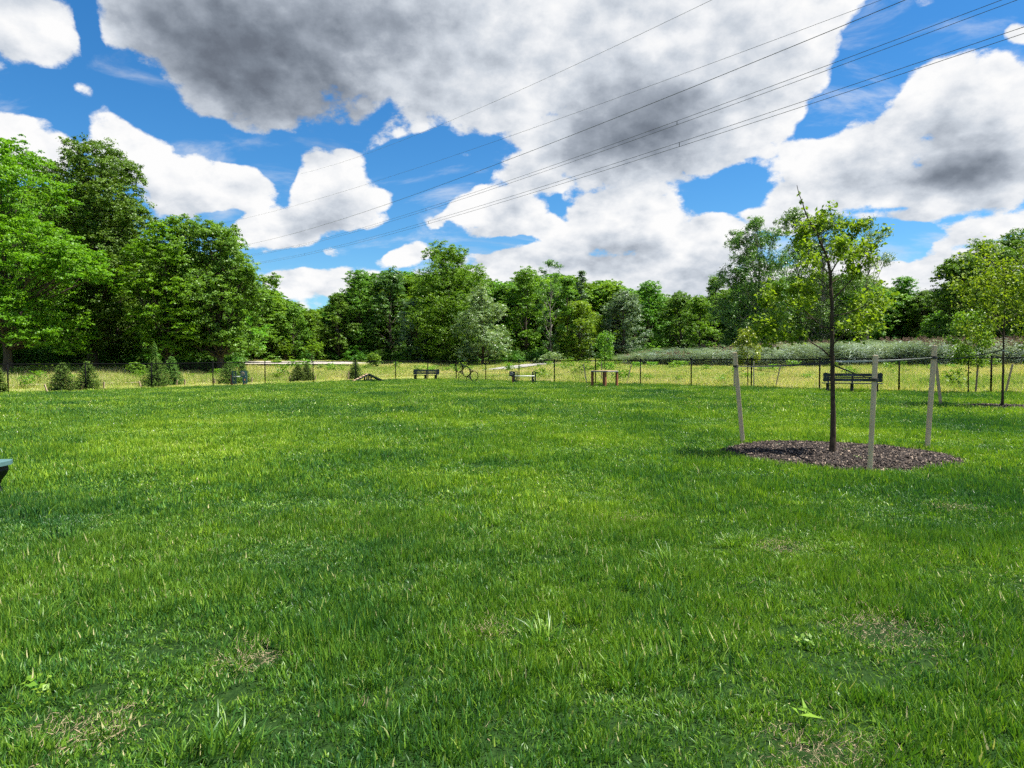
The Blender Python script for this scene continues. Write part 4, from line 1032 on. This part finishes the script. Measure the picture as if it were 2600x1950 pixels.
# ------------------------------------------------------------------ bar jumps
def jump(loc, yaw, Ls, label, badge_side, badge_rz=0.0, sc_=1.0, panel='green_plastic', badge_col=None, inward=(1, 1)):
    root = empty('bar_jump', loc, yaw, label, 'agility jump', 'dog agility bar jumps')
    for j, s_ in enumerate((-1, 1)):
        x = s_ * Ls / 2
        MB().box((x, 0, .27), (.10, .10, .66), None, .006).build('post', M['redwood'], root)
        # notched holder panel: frame with three cups on its upright
        x0, dx = x + (.05 if s_ < 0 else -.04), .27
        P_ = [(0, .13), (dx, .13), (dx, .79), (dx - .03, .82), (0, .82), (0, .70), (.09, .70), (.17, .735), (.185, .735), (.185, .19), (.17, .19), (.15, .35), (.09, .33), (.09, .44), (.155, .47), (.155, .57), (.09, .55), (.09, .66), (0, .62)]
        b = MB(); fn = lambda u, w, t, x0=x0: (x0 + u, t, w)
        for (u0, u1, w0, w1) in ((0, .085, .13, .82), (.195, dx, .13, .82), (.085, .195, .76, .82), (.085, .195, .13, .19), (.085, .15, .60, .68), (.085, .15, .40, .52), (.085, .15, .19, .30)):
            b.prism([(u0, w0), (u1, w0), (u1, w1), (u0, w1)], -.075, -.052, fn)
        b.build('holder_panel', M[panel], root)
        if s_ in badge_side:
            bx = x - .10 if s_ < 0 else x
            c = empty('badge_panel', (bx, -.0, 0), badge_rz); c.parent = root
            bb = MB(); bb.box((0, -.09, .66), (.30, .02, .34), None, .006); o = bb.build('badge_plate', M[panel], c)
            rm = M[badge_col or 'grey_edge']
            MB().torus((0, -.103, .67), .095, .012, (1, 0, 0), (0, 0, 1), 28, 6).build('badge_ring', rm, c, True)
            pw = MB()
            for (ux, uz, ur) in ((0, -.022, .036), (-.045, .022, .015), (-.016, .045, .016), (.018, .045, .016), (.046, .02, .015)):
                pw.prism([(ux + ur * math.cos(a * .524), .67 + uz + ur * math.sin(a * .524)) for a in range(12)], -.112, -.100, lambda u, w, t: (u, t, w))
            pw.build('badge_paw', rm, c)
    root.scale = (sc_, sc_, sc_)
    MB().tube([(-Ls / 2 + .13, -.07, .515), (Ls / 2 + .13, -.07, .515)], .028, 12).build('bar', M['white_bar'], root, True)
    return root
q = G(1327, 974); jump(tuple(q), R(8), 1.34, 'dark jump with white bar and two brown posts left of the tan table', (-1,))
q = G(604, 980); jump(tuple(q), R(-10), .74, 'green jump with white bar and a pale paw badge in front of a spruce', (1,), 0.0, 1.22, 'teal_plastic', 'stake')

# ------------------------------------------------------------------ pause table
q = G(1535, 982); root = empty('pause_table', tuple(q), R(40), 'tan topped dog agility table on four red-brown legs', 'table')
a_ = .66; c_ = .20; poly = [(-a_, -a_ + c_), (-a_ + c_, -a_), (a_ - c_, -a_), (a_, -a_ + c_), (a_, a_ - c_), (a_ - c_, a_), (-a_ + c_, a_), (-a_, a_ - c_)]
MB().prism(poly, .87, .925, lambda u, w, t: (u, w, t)).build('edge_band', M['grey_edge'], root)
MB().prism([(u * .985, w * .985) for u, w in poly], .927, .945, lambda u, w, t: (u, w, t)).build('top', M['tan'], root)
for sx in (-1, 1):
    for sy in (-1, 1): MB().box((sx * .50, sy * .50, .41), (.125, .125, .92), None, .008).build('leg', M['redwood'], root)
# tan backless bench up by the path
q = G(1391, 921.5); s_ = q[1] / F_PX; root = empty('plank_bench', tuple(q), R(5), 'small tan plank bench by the gravel path beyond the fence', 'bench')
b = MB(); b.box((0, -.02, 8.0 * s_), (22 * s_, .35, 4.2 * s_), None, .01); b.build('seat', M['tan'], root)
for sx in (-1, 1):
    MB().prism([(-.12, 0), (.12, 0), (.05, .5 * 6 * s_), (.14, 6 * s_), (-.14, 6 * s_), (-.05, .5 * 6 * s_)], -.12, .12, lambda u, w, t, sx=sx: (sx * 6.5 * s_ + u, t, w)).build('leg', M['redwood'], root)

# ------------------------------------------------------------------ stakes
def stake(pxb, pyb, pxt, pyt, label, wpx=10.6, mat='stake', group=None, Yt=None, base=None):
    p = G(pxb, pyb) if base is None else np.array(base); t = at(pxt, pyt, Yt or p[1]); rt = Vector(t - p)
    root = MB(); w_ = wpx * .86 / F_PX * p[1]
    d = rt.normalized(); root.beam(-d * .12, rt, w_, w_ * .9, (0, 1, 0), .003 if w_ > .04 else 0)
    o = root.build('wooden_stake', M[mat], None); o.location = p; tag(o, label, 'stake', group); return p, t
def ribbon(a, b_, w_, mat, label, sag=0.02, group='tree tie straps', wrapr=None, name='tie_strap'):
    a = Vector(a); b_ = Vector(b_); m_ = MB(); n = 8; vs = []; fs = []
    d = (b_ - a).normalized(); sd_ = d.cross(Vector((0, 0, 1))).normalized(); up = Vector((0, 0, 1))
    for k in range(n + 1):
        t = k / n; c = a.lerp(b_, t) - Vector((0, 0, sag * 4 * t * (1 - t))); tw = t * 1.2
        u = (up * math.cos(tw) + sd_ * math.sin(tw)) * w_ / 2; e = (sd_ * math.cos(tw) - up * math.sin(tw)) * .0012
        vs += [c - u - e, c + u - e, c + u + e, c - u + e]
        if k:
            for j in range(4): fs.append(((k - 1) * 4 + j, (k - 1) * 4 + (j + 1) % 4, k * 4 + (j + 1) % 4, k * 4 + j))
    m_.add([v - a for v in vs], fs)
    if wrapr:
        for (c, r_) in wrapr:
            c = Vector(c) - a; m_.tube([c - Vector((0, 0, w_ * .6)), c + Vector((0, 0, w_ * .6))], r_, 10)
    o = m_.build(name, M[mat], None); o.location = a; return tag(o, label, 'strap', group)
GS = 'stakes around the near sapling'
trunkb = np.array([*BED1[0], float(T(*BED1[0]))]); trunkb = G(2113, 1157)
s1b, s1t = stake(1886, 1127, 1865, 895, 'weathered stake left of the near sapling, leaning left', 10.6, group=GS)
s2b, s2t = stake(2208, 1203, 2223, 902, 'weathered stake nearest the camera, standing in the front edge of the mulch', 11.4, group=GS)
s3b, s3t = stake(2354, 1143, 2373, 877, 'tallest weathered stake at the right rim of the mulch', 11, group=GS)
def along(b_, t, py):
    f = 0
    for k in range(200):
        f = k / 199; q = b_ + (t - b_) * f; d = q - np.array([0, 0, CAMH]); yy_ = CY - F_PX * ((d[2] * cp + d[1] * sp) / (d[1] * cp - d[2] * sp))
        if yy_ <= py: break
    return q
tz = at(2113, 918, trunkb[1])
ribbon(at(2110, 920, trunkb[1] - .04), along(s1b, s1t, 931) + np.array([.0, -.03, 0]), .028, 'strap', 'black strap from the near sapling to the left stake', .02, wrapr=[(along(s1b, s1t, 931), .043)])
ribbon(at(2120, 928, trunkb[1] - .03), along(s2b, s2t, 965), .026, 'strap', 'black strap from the near sapling down to the front stake', .01, wrapr=[(along(s2b, s2t, 965), .043)])
ribbon(at(2122, 917, trunkb[1] + .02), along(s3b, s3t, 908), .026, 'strap_pale', 'pale strap from the near sapling to the tallest right stake', .02)
cw = Vector(along(s3b, s3t, 908)); b = MB(); b.tube([(0, 0, -.02), (0, 0, .02)], .046, 10); o = b.build('strap_loop', M['strap'], None); o.location = cw; tag(o, 'dark strap loop around the tallest right stake', 'strap', 'tree tie straps')

# ------------------------------------------------------------------ near sapling and the other saplings
def twig_tree(root, base, prim, trunk, tr, leafsize, nleaf, seed, mat, bark='bark_dark', twl=.32, spread=.55, cluster=.08, ntw=9, extra=14, spur=True):
    """trunk: world points; prim: list of (list of world points, r0). twigs and leaf bunches grow off the primaries"""
    rg = random.Random(seed); nr = np.random.default_rng(seed); b = MB(); base = Vector(base)
    tp = [Vector(p) - base for p in trunk]; tp[0] = tp[0] - Vector((0, 0, .05))
    n = 26; fine = []; rs = []
    for k in range(n + 1):
        t = k / n * (len(tp) - 1); i = min(int(t), len(tp) - 2); f = t - i
        p = tp[i].lerp(tp[i + 1], f); fine.append(p + Vector((rg.gauss(0, .004), rg.gauss(0, .004), 0))); rs.append(tr * (1.35 if k == 0 else 1.12 if k == 1 else 1) * (1 - .9 * (k / n) ** 1.15) * rg.uniform(.94, 1.08))
    b.tube(fine, rs, 12)
    tips = []
    def twig(p, d, L_, r, lev):
        q1 = p + d * L_ * .5 + Vector((rg.gauss(0, .03), rg.gauss(0, .03), rg.gauss(.02, .03))) * L_ * 2; q2 = q1 + (d + Vector((rg.gauss(0, .25), rg.gauss(0, .25), .12))).normalized() * L_ * .5
        b.tube([p, q1, q2], [r, r * .65, r * .25], 5)
        tips.append((q1, .5)); tips.append((q2, 1.0))
        if lev > 0:
            for _ in range(rg.choice((1, 2, 2))): 
                dd_ = (d + Vector((rg.gauss(0, .7), rg.gauss(0, .7), rg.gauss(.15, .45)))).normalized(); twig(p.lerp(q2, rg.uniform(.35, .9)), dd_, L_ * rg.uniform(.45, .7), r * .5, lev - 1)
    br = [([Vector(p) - base for p in pts], r0) for pts, r0 in prim]
    for pts, r0 in br:
        m_ = len(pts); b.tube(pts, [r0 * (1 - .85 * k / (m_ - 1)) for k in range(m_)], 7)
        Lt = sum((pts[k + 1] - pts[k]).length for k in range(m_ - 1))
        for k in range(max(4, int(ntw * Lt))):
            t = rg.uniform(.25, 1.0) ** .8 * (m_ - 1); i = min(int(t), m_ - 2); p = pts[i].lerp(pts[i + 1], t - i); d0 = (pts[i + 1] - pts[i]).normalized()
            d = (d0 * .9 + Vector((rg.gauss(0, spread), rg.gauss(0, spread), rg.gauss(.12, spread)))).normalized()
            twig(p, d, twl * rg.uniform(.5, 1.0), max(.0022, r0 * .3), 1)
        tips.append((pts[-1], 1.0))
    lead = []
    for k in range(int(len(fine) * .70), len(fine) - 1):      # short spurs up the leader
        for _ in range(2):
            d = Vector((rg.gauss(0, 1), rg.gauss(0, 1), .5)).normalized() * twl * .16; b.tube([fine[k], fine[k] + d], [.0018, .001], 4); lead.append(fine[k] + d)
    root_t = link('trunk', b.mesh('trunk'), M[bark], root)
    C = []
    wts = [w_ for _, w_ in tips]; tot = sum(wts)
    for (p, w_) in tips:
        k = max(1, int(nleaf * w_ / tot + rg.random())); C.append(np.array(p)[None, :] + nr.normal(0, cluster, (k, 3)))
    for p in lead: C.append(np.array(p)[None, :] + nr.normal(0, .012, (2, 3)))
    C = np.concatenate(C); Nn = np.array([.25, -.2, .8]) + nr.normal(0, .75, (len(C), 3)); cv = np.clip(.15 + .7 * nr.random(len(C)) ** .8 + .1 * nr.normal(0, 1, len(C)), 0, 1)
    link('crown', leaves('crown', C, Nn, leafsize, nr, .68, .12, cv), M[mat], root)
def c4(x, y, Y): return at(1750 + x * .4822, 450 + y * .4822, Y)
Yb = trunkb[1]
root = empty('sapling', tuple(trunkb), 0, 'near young tree with yellow green leaves growing from the large mulch circle', 'sapling', 'staked saplings')
tr_pts = [trunkb] + [c4(x, y, Yb + dy) for x, y, dy in ((757, 1200, 0), (755, 1000, .01), (752, 850, .02), (750, 700, .02), (745, 580, 0), (738, 470, -.02), (712, 385, -.04), (672, 300, -.05), (628, 225, -.06), (597, 150, -.07), (566, 42, -.07))]
def br4(pts, r0, dy0, dy1): n = len(pts); return ([c4(x, y, Yb + dy0 + (dy1 - dy0) * k / (n - 1)) for k, (x, y) in enumerate(pts)], r0)
prim = [
 br4([(742, 946), (700, 905), (640, 868), (585, 850), (500, 805), (420, 800)], .013, 0, -.35), br4([(640, 868), (600, 820), (560, 800), (500, 840), (440, 860)], .008, -.15, .1), br4([(590, 850), (540, 850), (450, 830), (395, 815)], .006, -.2, -.1),
 br4([(750, 800), (700, 785), (655, 745), (610, 705), (560, 690), (500, 655), (460, 620)], .011, 0, .25), br4([(655, 745), (600, 740), (530, 700), (450, 680), (410, 680)], .007, .1, -.2),
 br4([(756, 880), (790, 850), (825, 815), (860, 800), (930, 800)], .012, 0, -.3), br4([(756, 830), (800, 790), (870, 770), (940, 740), (990, 700)], .009, 0, .3),
 br4([(752, 730), (820, 720), (900, 690), (960, 660), (1000, 650)], .009, 0, -.1), br4([(750, 700), (800, 670), (850, 690), (920, 730), (960, 780)], .007, 0, .35),
 br4([(750, 650), (800, 600), (850, 545), (880, 500), (930, 470), (975, 480)], .011, 0, .15), br4([(880, 500), (920, 430), (960, 380), (1000, 340)], .006, .1, .2),
 br4([(745, 505), (790, 430), (830, 370), (860, 320), (880, 290)], .010, 0, -.15), br4([(745, 520), (700, 470), (660, 440), (620, 400), (590, 360)], .009, 0, .15), br4([(715, 395), (690, 330), (680, 270), (700, 230), (720, 205)], .006, 0, .2),
 br4([(748, 600), (715, 560), (690, 540), (640, 500), (610, 440)], .008, 0, -.3), br4([(735, 460), (760, 380), (770, 320), (790, 280)], .006, 0, .25), 
 br4([(748, 640), (720, 620), (660, 610), (600, 620), (560, 600)], .007, 0, -.35), br4([(750, 690), (700, 650), (650, 640), (600, 660)], .007, 0, .4),
 br4([(745, 560), (800, 520), (840, 440), (900, 400)], .007, 0, .35), br4([(742, 540), (720, 500), (760, 430), (800, 360)], .006, 0, -.4), br4([(640, 245), (610, 260), (590, 300)], .004, 0, .1),
]
twig_tree(root, trunkb, prim, tr_pts, .035, .060, 5200, 5, 'sapling_leaf', 'bark_dark', .21, .42, .045, 8)
# sparse leaves on the leader
def auto_sapling(px, py, top, cw, cb, label, seed, mat, leaf=.10, nleaf=900, tr=.028, group='staked saplings', lean=0):
    base = G(px, py); Y = base[1]; H = (py - top) / F_PX * Y; Rr = cw / 2 / F_PX * Y; rg = random.Random(seed)
    root = empty('sapling', tuple(base), 0, label, 'sapling', group); base = Vector(base)
    tr_ = [base + Vector((lean * t * t + rg.gauss(0, .01), rg.gauss(0, .01), H * t)) for t in (0, .25, .5, .75, .98)]; prim = []
    for k in range(16):
        t = cb + (.97 - cb) * k / 16; p = base + Vector((lean * t * t, 0, H * t)); a = k * 2.4 + rg.random(); u = (t - cb) / (1 - cb)
        L_ = Rr * math.sin(math.pi * min(1, .28 + .68 * u)) ** .7 * rg.uniform(.8, 1.05); d = Vector((math.cos(a), math.sin(a), 0))
        prim.append(([p, p + d * L_ * .45 + Vector((0, 0, L_ * .2)), p + d * L_ * .9 + Vector((0, 0, L_ * .5))], tr * .3))
    twig_tree(root, base, prim, tr_, tr, leaf, nleaf, seed, mat, 'bark_dark', max(.18, Rr * .45), .6, Rr * .12, 7)
    return base
b2 = auto_sapling(2545, 1034, 640, 215, .33, 'young tree with a small mulch circle at the right border of the photo', 21, 'sapling_leaf', .10, 4200, .036)
auto_sapling(1534.5, 975, 846, 50, .42, 'slim young tree behind the tan table, staked beyond the fence', 22, 'shrub', .11, 1500)
auto_sapling(1898, 985, 836, 62, .38, 'small yellowish young tree beyond the fence, left of the near sapling', 23, 'yellow_leaf', .11, 1900)
auto_sapling(2458, 999.5, 800, 96, .32, 'dense young tree beyond the fence, left of the right border sapling', 24, 'shrub', .11, 3000)
GF = 'stakes of the saplings beyond the fence'
st = {}
for k, (xb, yb, xt, yt, lab, wp_) in enumerate((
    (1490, 975, 1481.4, 924, 'pale stake leaning left beside the tan table', 3.2), (1527.5, 972, 1527.5, 918, 'thin upright stake behind the tan table', 2.6), (1591, 976, 1603.4, 924.6, 'thin stake leaning right of the tan table', 2.6),
    (1864.5, 985, 1864, 946, 'pale stake hidden close behind the leaning near stake', 3), (1914, 986, 1914, 917, 'upright stake right beside the small yellowish tree', 2.6), (1969, 985, 1982, 926, 'thin stake leaning right beyond the small yellowish tree', 3),
    (2477, 1000, 2483, 926, 'brown stake right of the dense young tree beyond the fence', 4), (2389, 1029, 2375, 908, 'raw wood stake leaning left, in front of the fence on the right', 6.5), (2552, 1002, 2571, 925, 'thin grey stake behind the right border sapling', 4.2))):
    st[k] = stake(xb, yb, xt, yt, lab, wp_, 'stake_raw' if k in (6, 7, 0) else 'stake', GF if k != 7 else 'stakes of the right border sapling')
def st_strap(k, py, tpx, tpy, tY, lab, mat='strap'):
    ribbon(at(tpx, tpy, tY), along(st[k][0], st[k][1], py), .03, mat, lab, .03)
Y3 = G(1534.5, 975)[1]; Y4 = G(1898, 985)[1]; Y5 = G(2458, 999.5)[1]; Y2 = b2[1]
st_strap(0, 941, 1534, 924, Y3, 'dark strap from the slim young tree to its pale left stake'); st_strap(2, 940, 1535, 924, Y3, 'dark strap from the slim young tree to its right stake')
st_strap(5, 946, 1899, 934, Y4, 'dark strap from the small yellowish tree to its right stake'); st_strap(3, 950, 1898, 934, Y4, 'dark strap from the small yellowish tree to its left stake')
ribbon(at(2545, 889, Y2), at(2600, 902, Y2 - .3), .03, 'strap_pale', 'pale strap running right from the right border sapling', .01)
ribbon(at(2545, 889, Y2), along(st[7][0], st[7][1], 915), .03, 'strap', 'dark strap from the right border sapling to its leaning raw stake', .05)
ribbon(at(2458, 930, Y5), along(st[6][0], st[6][1], 945), .03, 'strap', 'short dark strap on the dense young tree beyond the fence', .02)
# short stakes tying down the spruces
for k, (xb, yb, xt, yt) in enumerate(((120.5, 997, 113, 976), (207, 992, 211, 973), (263.6, 990.5, 263.6, 969), (358, 985, 353, 968), (447, 981, 450.5, 965), (469.3, 980, 469.3, 962.5), (544, 976, 545, 961.5), (639, 973, 639, 958.5), (736.5, 969, 735.5, 955.5), (800, 969, 801.3, 954), (885, 966, 885, 944))):
    lab = ['short stake leaning left of the rounded young spruce', 'short stake between the two leftmost whole spruces', 'short upright stake alone in the left strip', 'short stake leaning left before the widest dark spruce', 'short stake leaning right by the lighter green spruce',
           'short upright stake right of the lighter green spruce', 'short stake by the fence post left of the badge jump', 'short stake right of the badge jump', 'short stake at the left foot of the rounded spruce pair', 'short stake right of the rounded spruce pair', 'short stake at the left foot of the cone-shaped spruce behind the ramp'][k]
    stake(xb, yb, xt, yt, lab, 3.4, 'stake_raw', 'short stakes tying the spruces')

# ------------------------------------------------------------------ mulch beds
m, nt3, N3, L3 = newmat('mulch_chips')
a3 = N3.new('ShaderNodeAttribute'); a3.attribute_name = 'v'
out(nt3, bsdf(nt3, ramp(nt3, a3.outputs['Fac'], [(0, (.012, .008, .006)), (.45, (.034, .023, .018)), (.75, (.085, .062, .048)), (1, (.30, .23, .17))]), .75, .25)); M['chip'] = m
M['mulch_base'] = gravel('mulch_base', (.012, .008, .007), (.05, .03, .027), 30)
def mulch(c, r, n, size, label, seed, hgt=.035):
    rg = np.random.default_rng(seed); th = np.linspace(0, 2 * np.pi, 72, endpoint=False); rr = np.linspace(0, 1, 14)
    R_ = r * (1 + .035 * (fbm(np.where(th > np.pi, th - 2 * np.pi, th) * 3 + 5, th * 0, 4) - .5) * 2)
    X = c[0] + rr[:, None] * R_ * np.cos(th); Y = c[1] + rr[:, None] * R_ * np.sin(th); Z = T(X, Y) + hgt * (1 - rr[:, None] ** 3) + .002
    V = np.stack([X, Y, Z], -1).reshape(-1, 3) - np.array([c[0], c[1], 0]); a, b_ = np.meshgrid(np.arange(13), np.arange(72), indexing='ij'); a = a.ravel(); b_ = b_.ravel(); b2_ = (b_ + 1) % 72
    root = empty('mulch_bed', (c[0], c[1], 0), 0, label, 'mulch', 'mulch beds')
    link('mulch_mound', np_mesh('mulch_mound', V, np.stack([a * 72 + b_, a * 72 + b2_, (a + 1) * 72 + b2_, (a + 1) * 72 + b_], -1), smoothf=True), M['mulch_base'], root)
    q = np.sqrt(rg.random(n)) * 1.0 + .07 * rg.random(n) ** 4; t = rg.random(n) * 2 * np.pi; rt = np.interp(t, th, R_); x = q * rt * np.cos(t); y = q * rt * np.sin(t); z = T(c[0] + x, c[1] + y) + hgt * (1 - np.minimum(q, 1) ** 3) + .004 + .016 * rg.random(n)
    C = np.stack([x, y, z], -1); Nn = np.array([0, 0, 1.0]) + rg.normal(0, .55, (n, 3)); Nn /= np.linalg.norm(Nn, axis=1)[:, None]
    a = np.cross(Nn, rg.normal(0, 1, (n, 3))); a /= np.linalg.norm(a, axis=1)[:, None]; bb = np.cross(Nn, a); s = size * (.4 + 1.0 * rg.random(n) ** 1.5)
    La = a * s[:, None] * .5; Wb = bb * (s * (.16 + .22 * rg.random(n)))[:, None]; U = Nn * .0035
    V = np.stack([C + sa * La + sb * Wb * w_ + sc__ * U for sc__ in (-1, 1) for sa, sb, w_ in ((-1, -1, .6), (1, -1, 1), (1, 1, .7), (-1, 1, 1))], 1).reshape(-1, 3)
    i = np.arange(n) * 8; Fq = np.concatenate([np.stack([i + p for p in f], -1) for f in ((3, 2, 1, 0), (4, 5, 6, 7), (0, 1, 5, 4), (1, 2, 6, 5), (2, 3, 7, 6), (3, 0, 4, 7))])
    v = rg.random(n) ** 1.9; o = link('chips', np_mesh('chips', V, Fq, np.tile(v, 6)), M['chip'], root); o['kind'] = 'stuff'
mulch(BED1[0], BED1[1], 20000, .045, 'large brown wood chip circle around the near sapling', 3)
mulch(BED2[0], BED2[1], 4000, .06, 'small brown wood chip circle at the right border', 4)

# ------------------------------------------------------------------ weeds in the lawn and in the mulch
def weed(px, py, r_, h_, n, ls, mat, label, seed, asp=.6):
    p = G(px, py); rg = np.random.default_rng(seed); a = rg.random(n) * 6.28; rad = r_ * (.3 + .7 * rg.random(n))
    C = np.stack([rad * np.cos(a), rad * np.sin(a), h_ * (.45 + .55 * rg.random(n))], -1)
    Nn = np.array([0, -.25, 1.0]) + rg.normal(0, .35, (n, 3)); root = empty('weed', tuple(p), 0, label, 'weed', 'weeds in the lawn')
    link('leaf', leaves('leaf', C, Nn, ls, rg, asp, .1, .4 + .6 * rg.random(n)), M[mat], root).name = 'foliage'
    b = MB()
    for c in C[:24]: b.tube([(0, 0, 0), (c[0] * .5, c[1] * .5, c[2] * .7), tuple(c)], [.0022, .0018, .0012], 4)
    link('stems', b.mesh('stems'), M['shrub'], root)
weed(88, 1758, 0.075, 0.049, 9, 0.037, 'shrub', 'round-leaved weed at the lower left corner of the lawn', 1, .85)
weed(70, 1795, 0.098, 0.035, 26, 0.017, 'yellowgreen', 'small-leaved creeping weed below the round-leaved one', 2)
weed(2045, 1645, 0.053, 0.049, 12, 0.027, 'shrub', 'pale broad-leaved weed near the bare straw patch', 3)
weed(2245, 1482, 0.038, 0.056, 8, 0.030, 'maple_bright', 'bright lobed weed right of the centre foreground', 4)
weed(1975, 985 + 150, 0.038, 0.063, 8, 0.030, 'silver', 'pale grey weed at the left part of the mulch', 5)
weed(2078, 1150, 0.068, 0.049, 14, 0.030, 'maple_bright', 'bright green weed in the mulch left of the trunk', 6)
weed(2178, 1172, 0.045, 0.084, 14, 0.036, 'shrub', 'wispy weed in the mulch before the trunk', 7, .2)
weed(2150, 1150, 0.045, 0.084, 12, 0.036, 'yellowgreen', 'yellowish upright weed in the mulch right of the trunk', 8, .2)
weed(835, 1592, 0.038, 0.056, 7, 0.033, 'maple_bright', 'bright forked weed left of the middle foreground', 9, .4)
weed(2038, 1855, 0.038, 0.084, 5, 0.060, 'yellowgreen', 'two-bladed yellow weed in the lower right lawn', 10, .2)
# dry straw lying in the grass
XY = wedge(np.random.default_rng(4), 2.2, 11, 3.5); rg = np.random.default_rng(12); s = .4 + .6 * rg.random(len(XY))
bare_px = ((2262, 1612, .16), (2075, 1935, .10), (640, 1690, .07), (1235, 1615, .06), (1990, 1400, .10), (230, 1870, .09), (2420, 1300, .12), (1600, 1330, .10))
add = [G(a, b)[:2] + rg.normal(0, r, (int(1300 * r), 2)) for a, b, r in bare_px]
XY = np.concatenate([XY] + add); s = np.concatenate([s, .35 + .5 * rg.random(len(XY) - len(s))])
sm = blade_mesh('straw_bits', 5, .08, .05, .10, .0035, 2.2, 2, 77, dead=1.0)
scatter('dry_straw', [sm], XY, rg.random(len(XY)) * 6.28, np.stack([s, s, s * .5], -1), np.zeros(len(XY)), np.c_[rg.normal(0, .5, len(XY)), np.full(len(XY), .9)], 'dry straw bits lying between the lawn blades', M['straw'], .02)

# ------------------------------------------------------------------ power lines
def line(p0, p1, y0, y1, sag, label, r_=.02, pair=0.0, ext=.25):
    A = Vector(at(p0[0] * 1.1754, p0[1] * 1.1754, y0)); B = Vector(at(p1[0] * 1.1754, p1[1] * 1.1754, y1)); n = 60
    pts = []
    for k in range(n + 1):
        t = -0.15 + (1 + .15 + ext) * k / n; pts.append(A.lerp(B, t) - Vector((0, 0, sag * 4 * t * (1 - t))))
    o0 = pts[0]; root = empty('power_line', tuple(o0), 0, label, 'power line', 'overhead power lines')
    for s_ in ((0,) if not pair else (-.5, .5)):
        b = MB(); d = Vector((0, 0, pair * s_)); b.tube([p - o0 + d for p in pts], r_, 5); b.build('conductor', M['conductor'], root, True)
    if pair:
        for t in (.28, .52, .72):
            p = pts[int(t * n)] - o0; MB().beam(p + Vector((0, 0, -pair * .5)), p + Vector((0, 0, pair * .5)), .05).build('spacer', M['conductor'], root)
line((540, 527), (1955, 0), 190, 46, 1.9, 'highest thick conductor of the power line, ending left above the ash', .027)
line((550, 550), (2180, 0), 190, 42, 2.0, 'middle thick twin conductor of the power line', .020, .36)
line((565, 567), (2212, 65), 190, 40, 1.7, 'lowest thick twin conductor of the power line', .020, .38)
line((690, 365), (1537, 0), 170, 60, 1.3, 'thinnest topmost wire crossing the big dark cloud', .017)
line((500, 478), (1850, 20), 190, 55, 1.6, 'thin wire between the topmost wire and the thick conductors', .017)
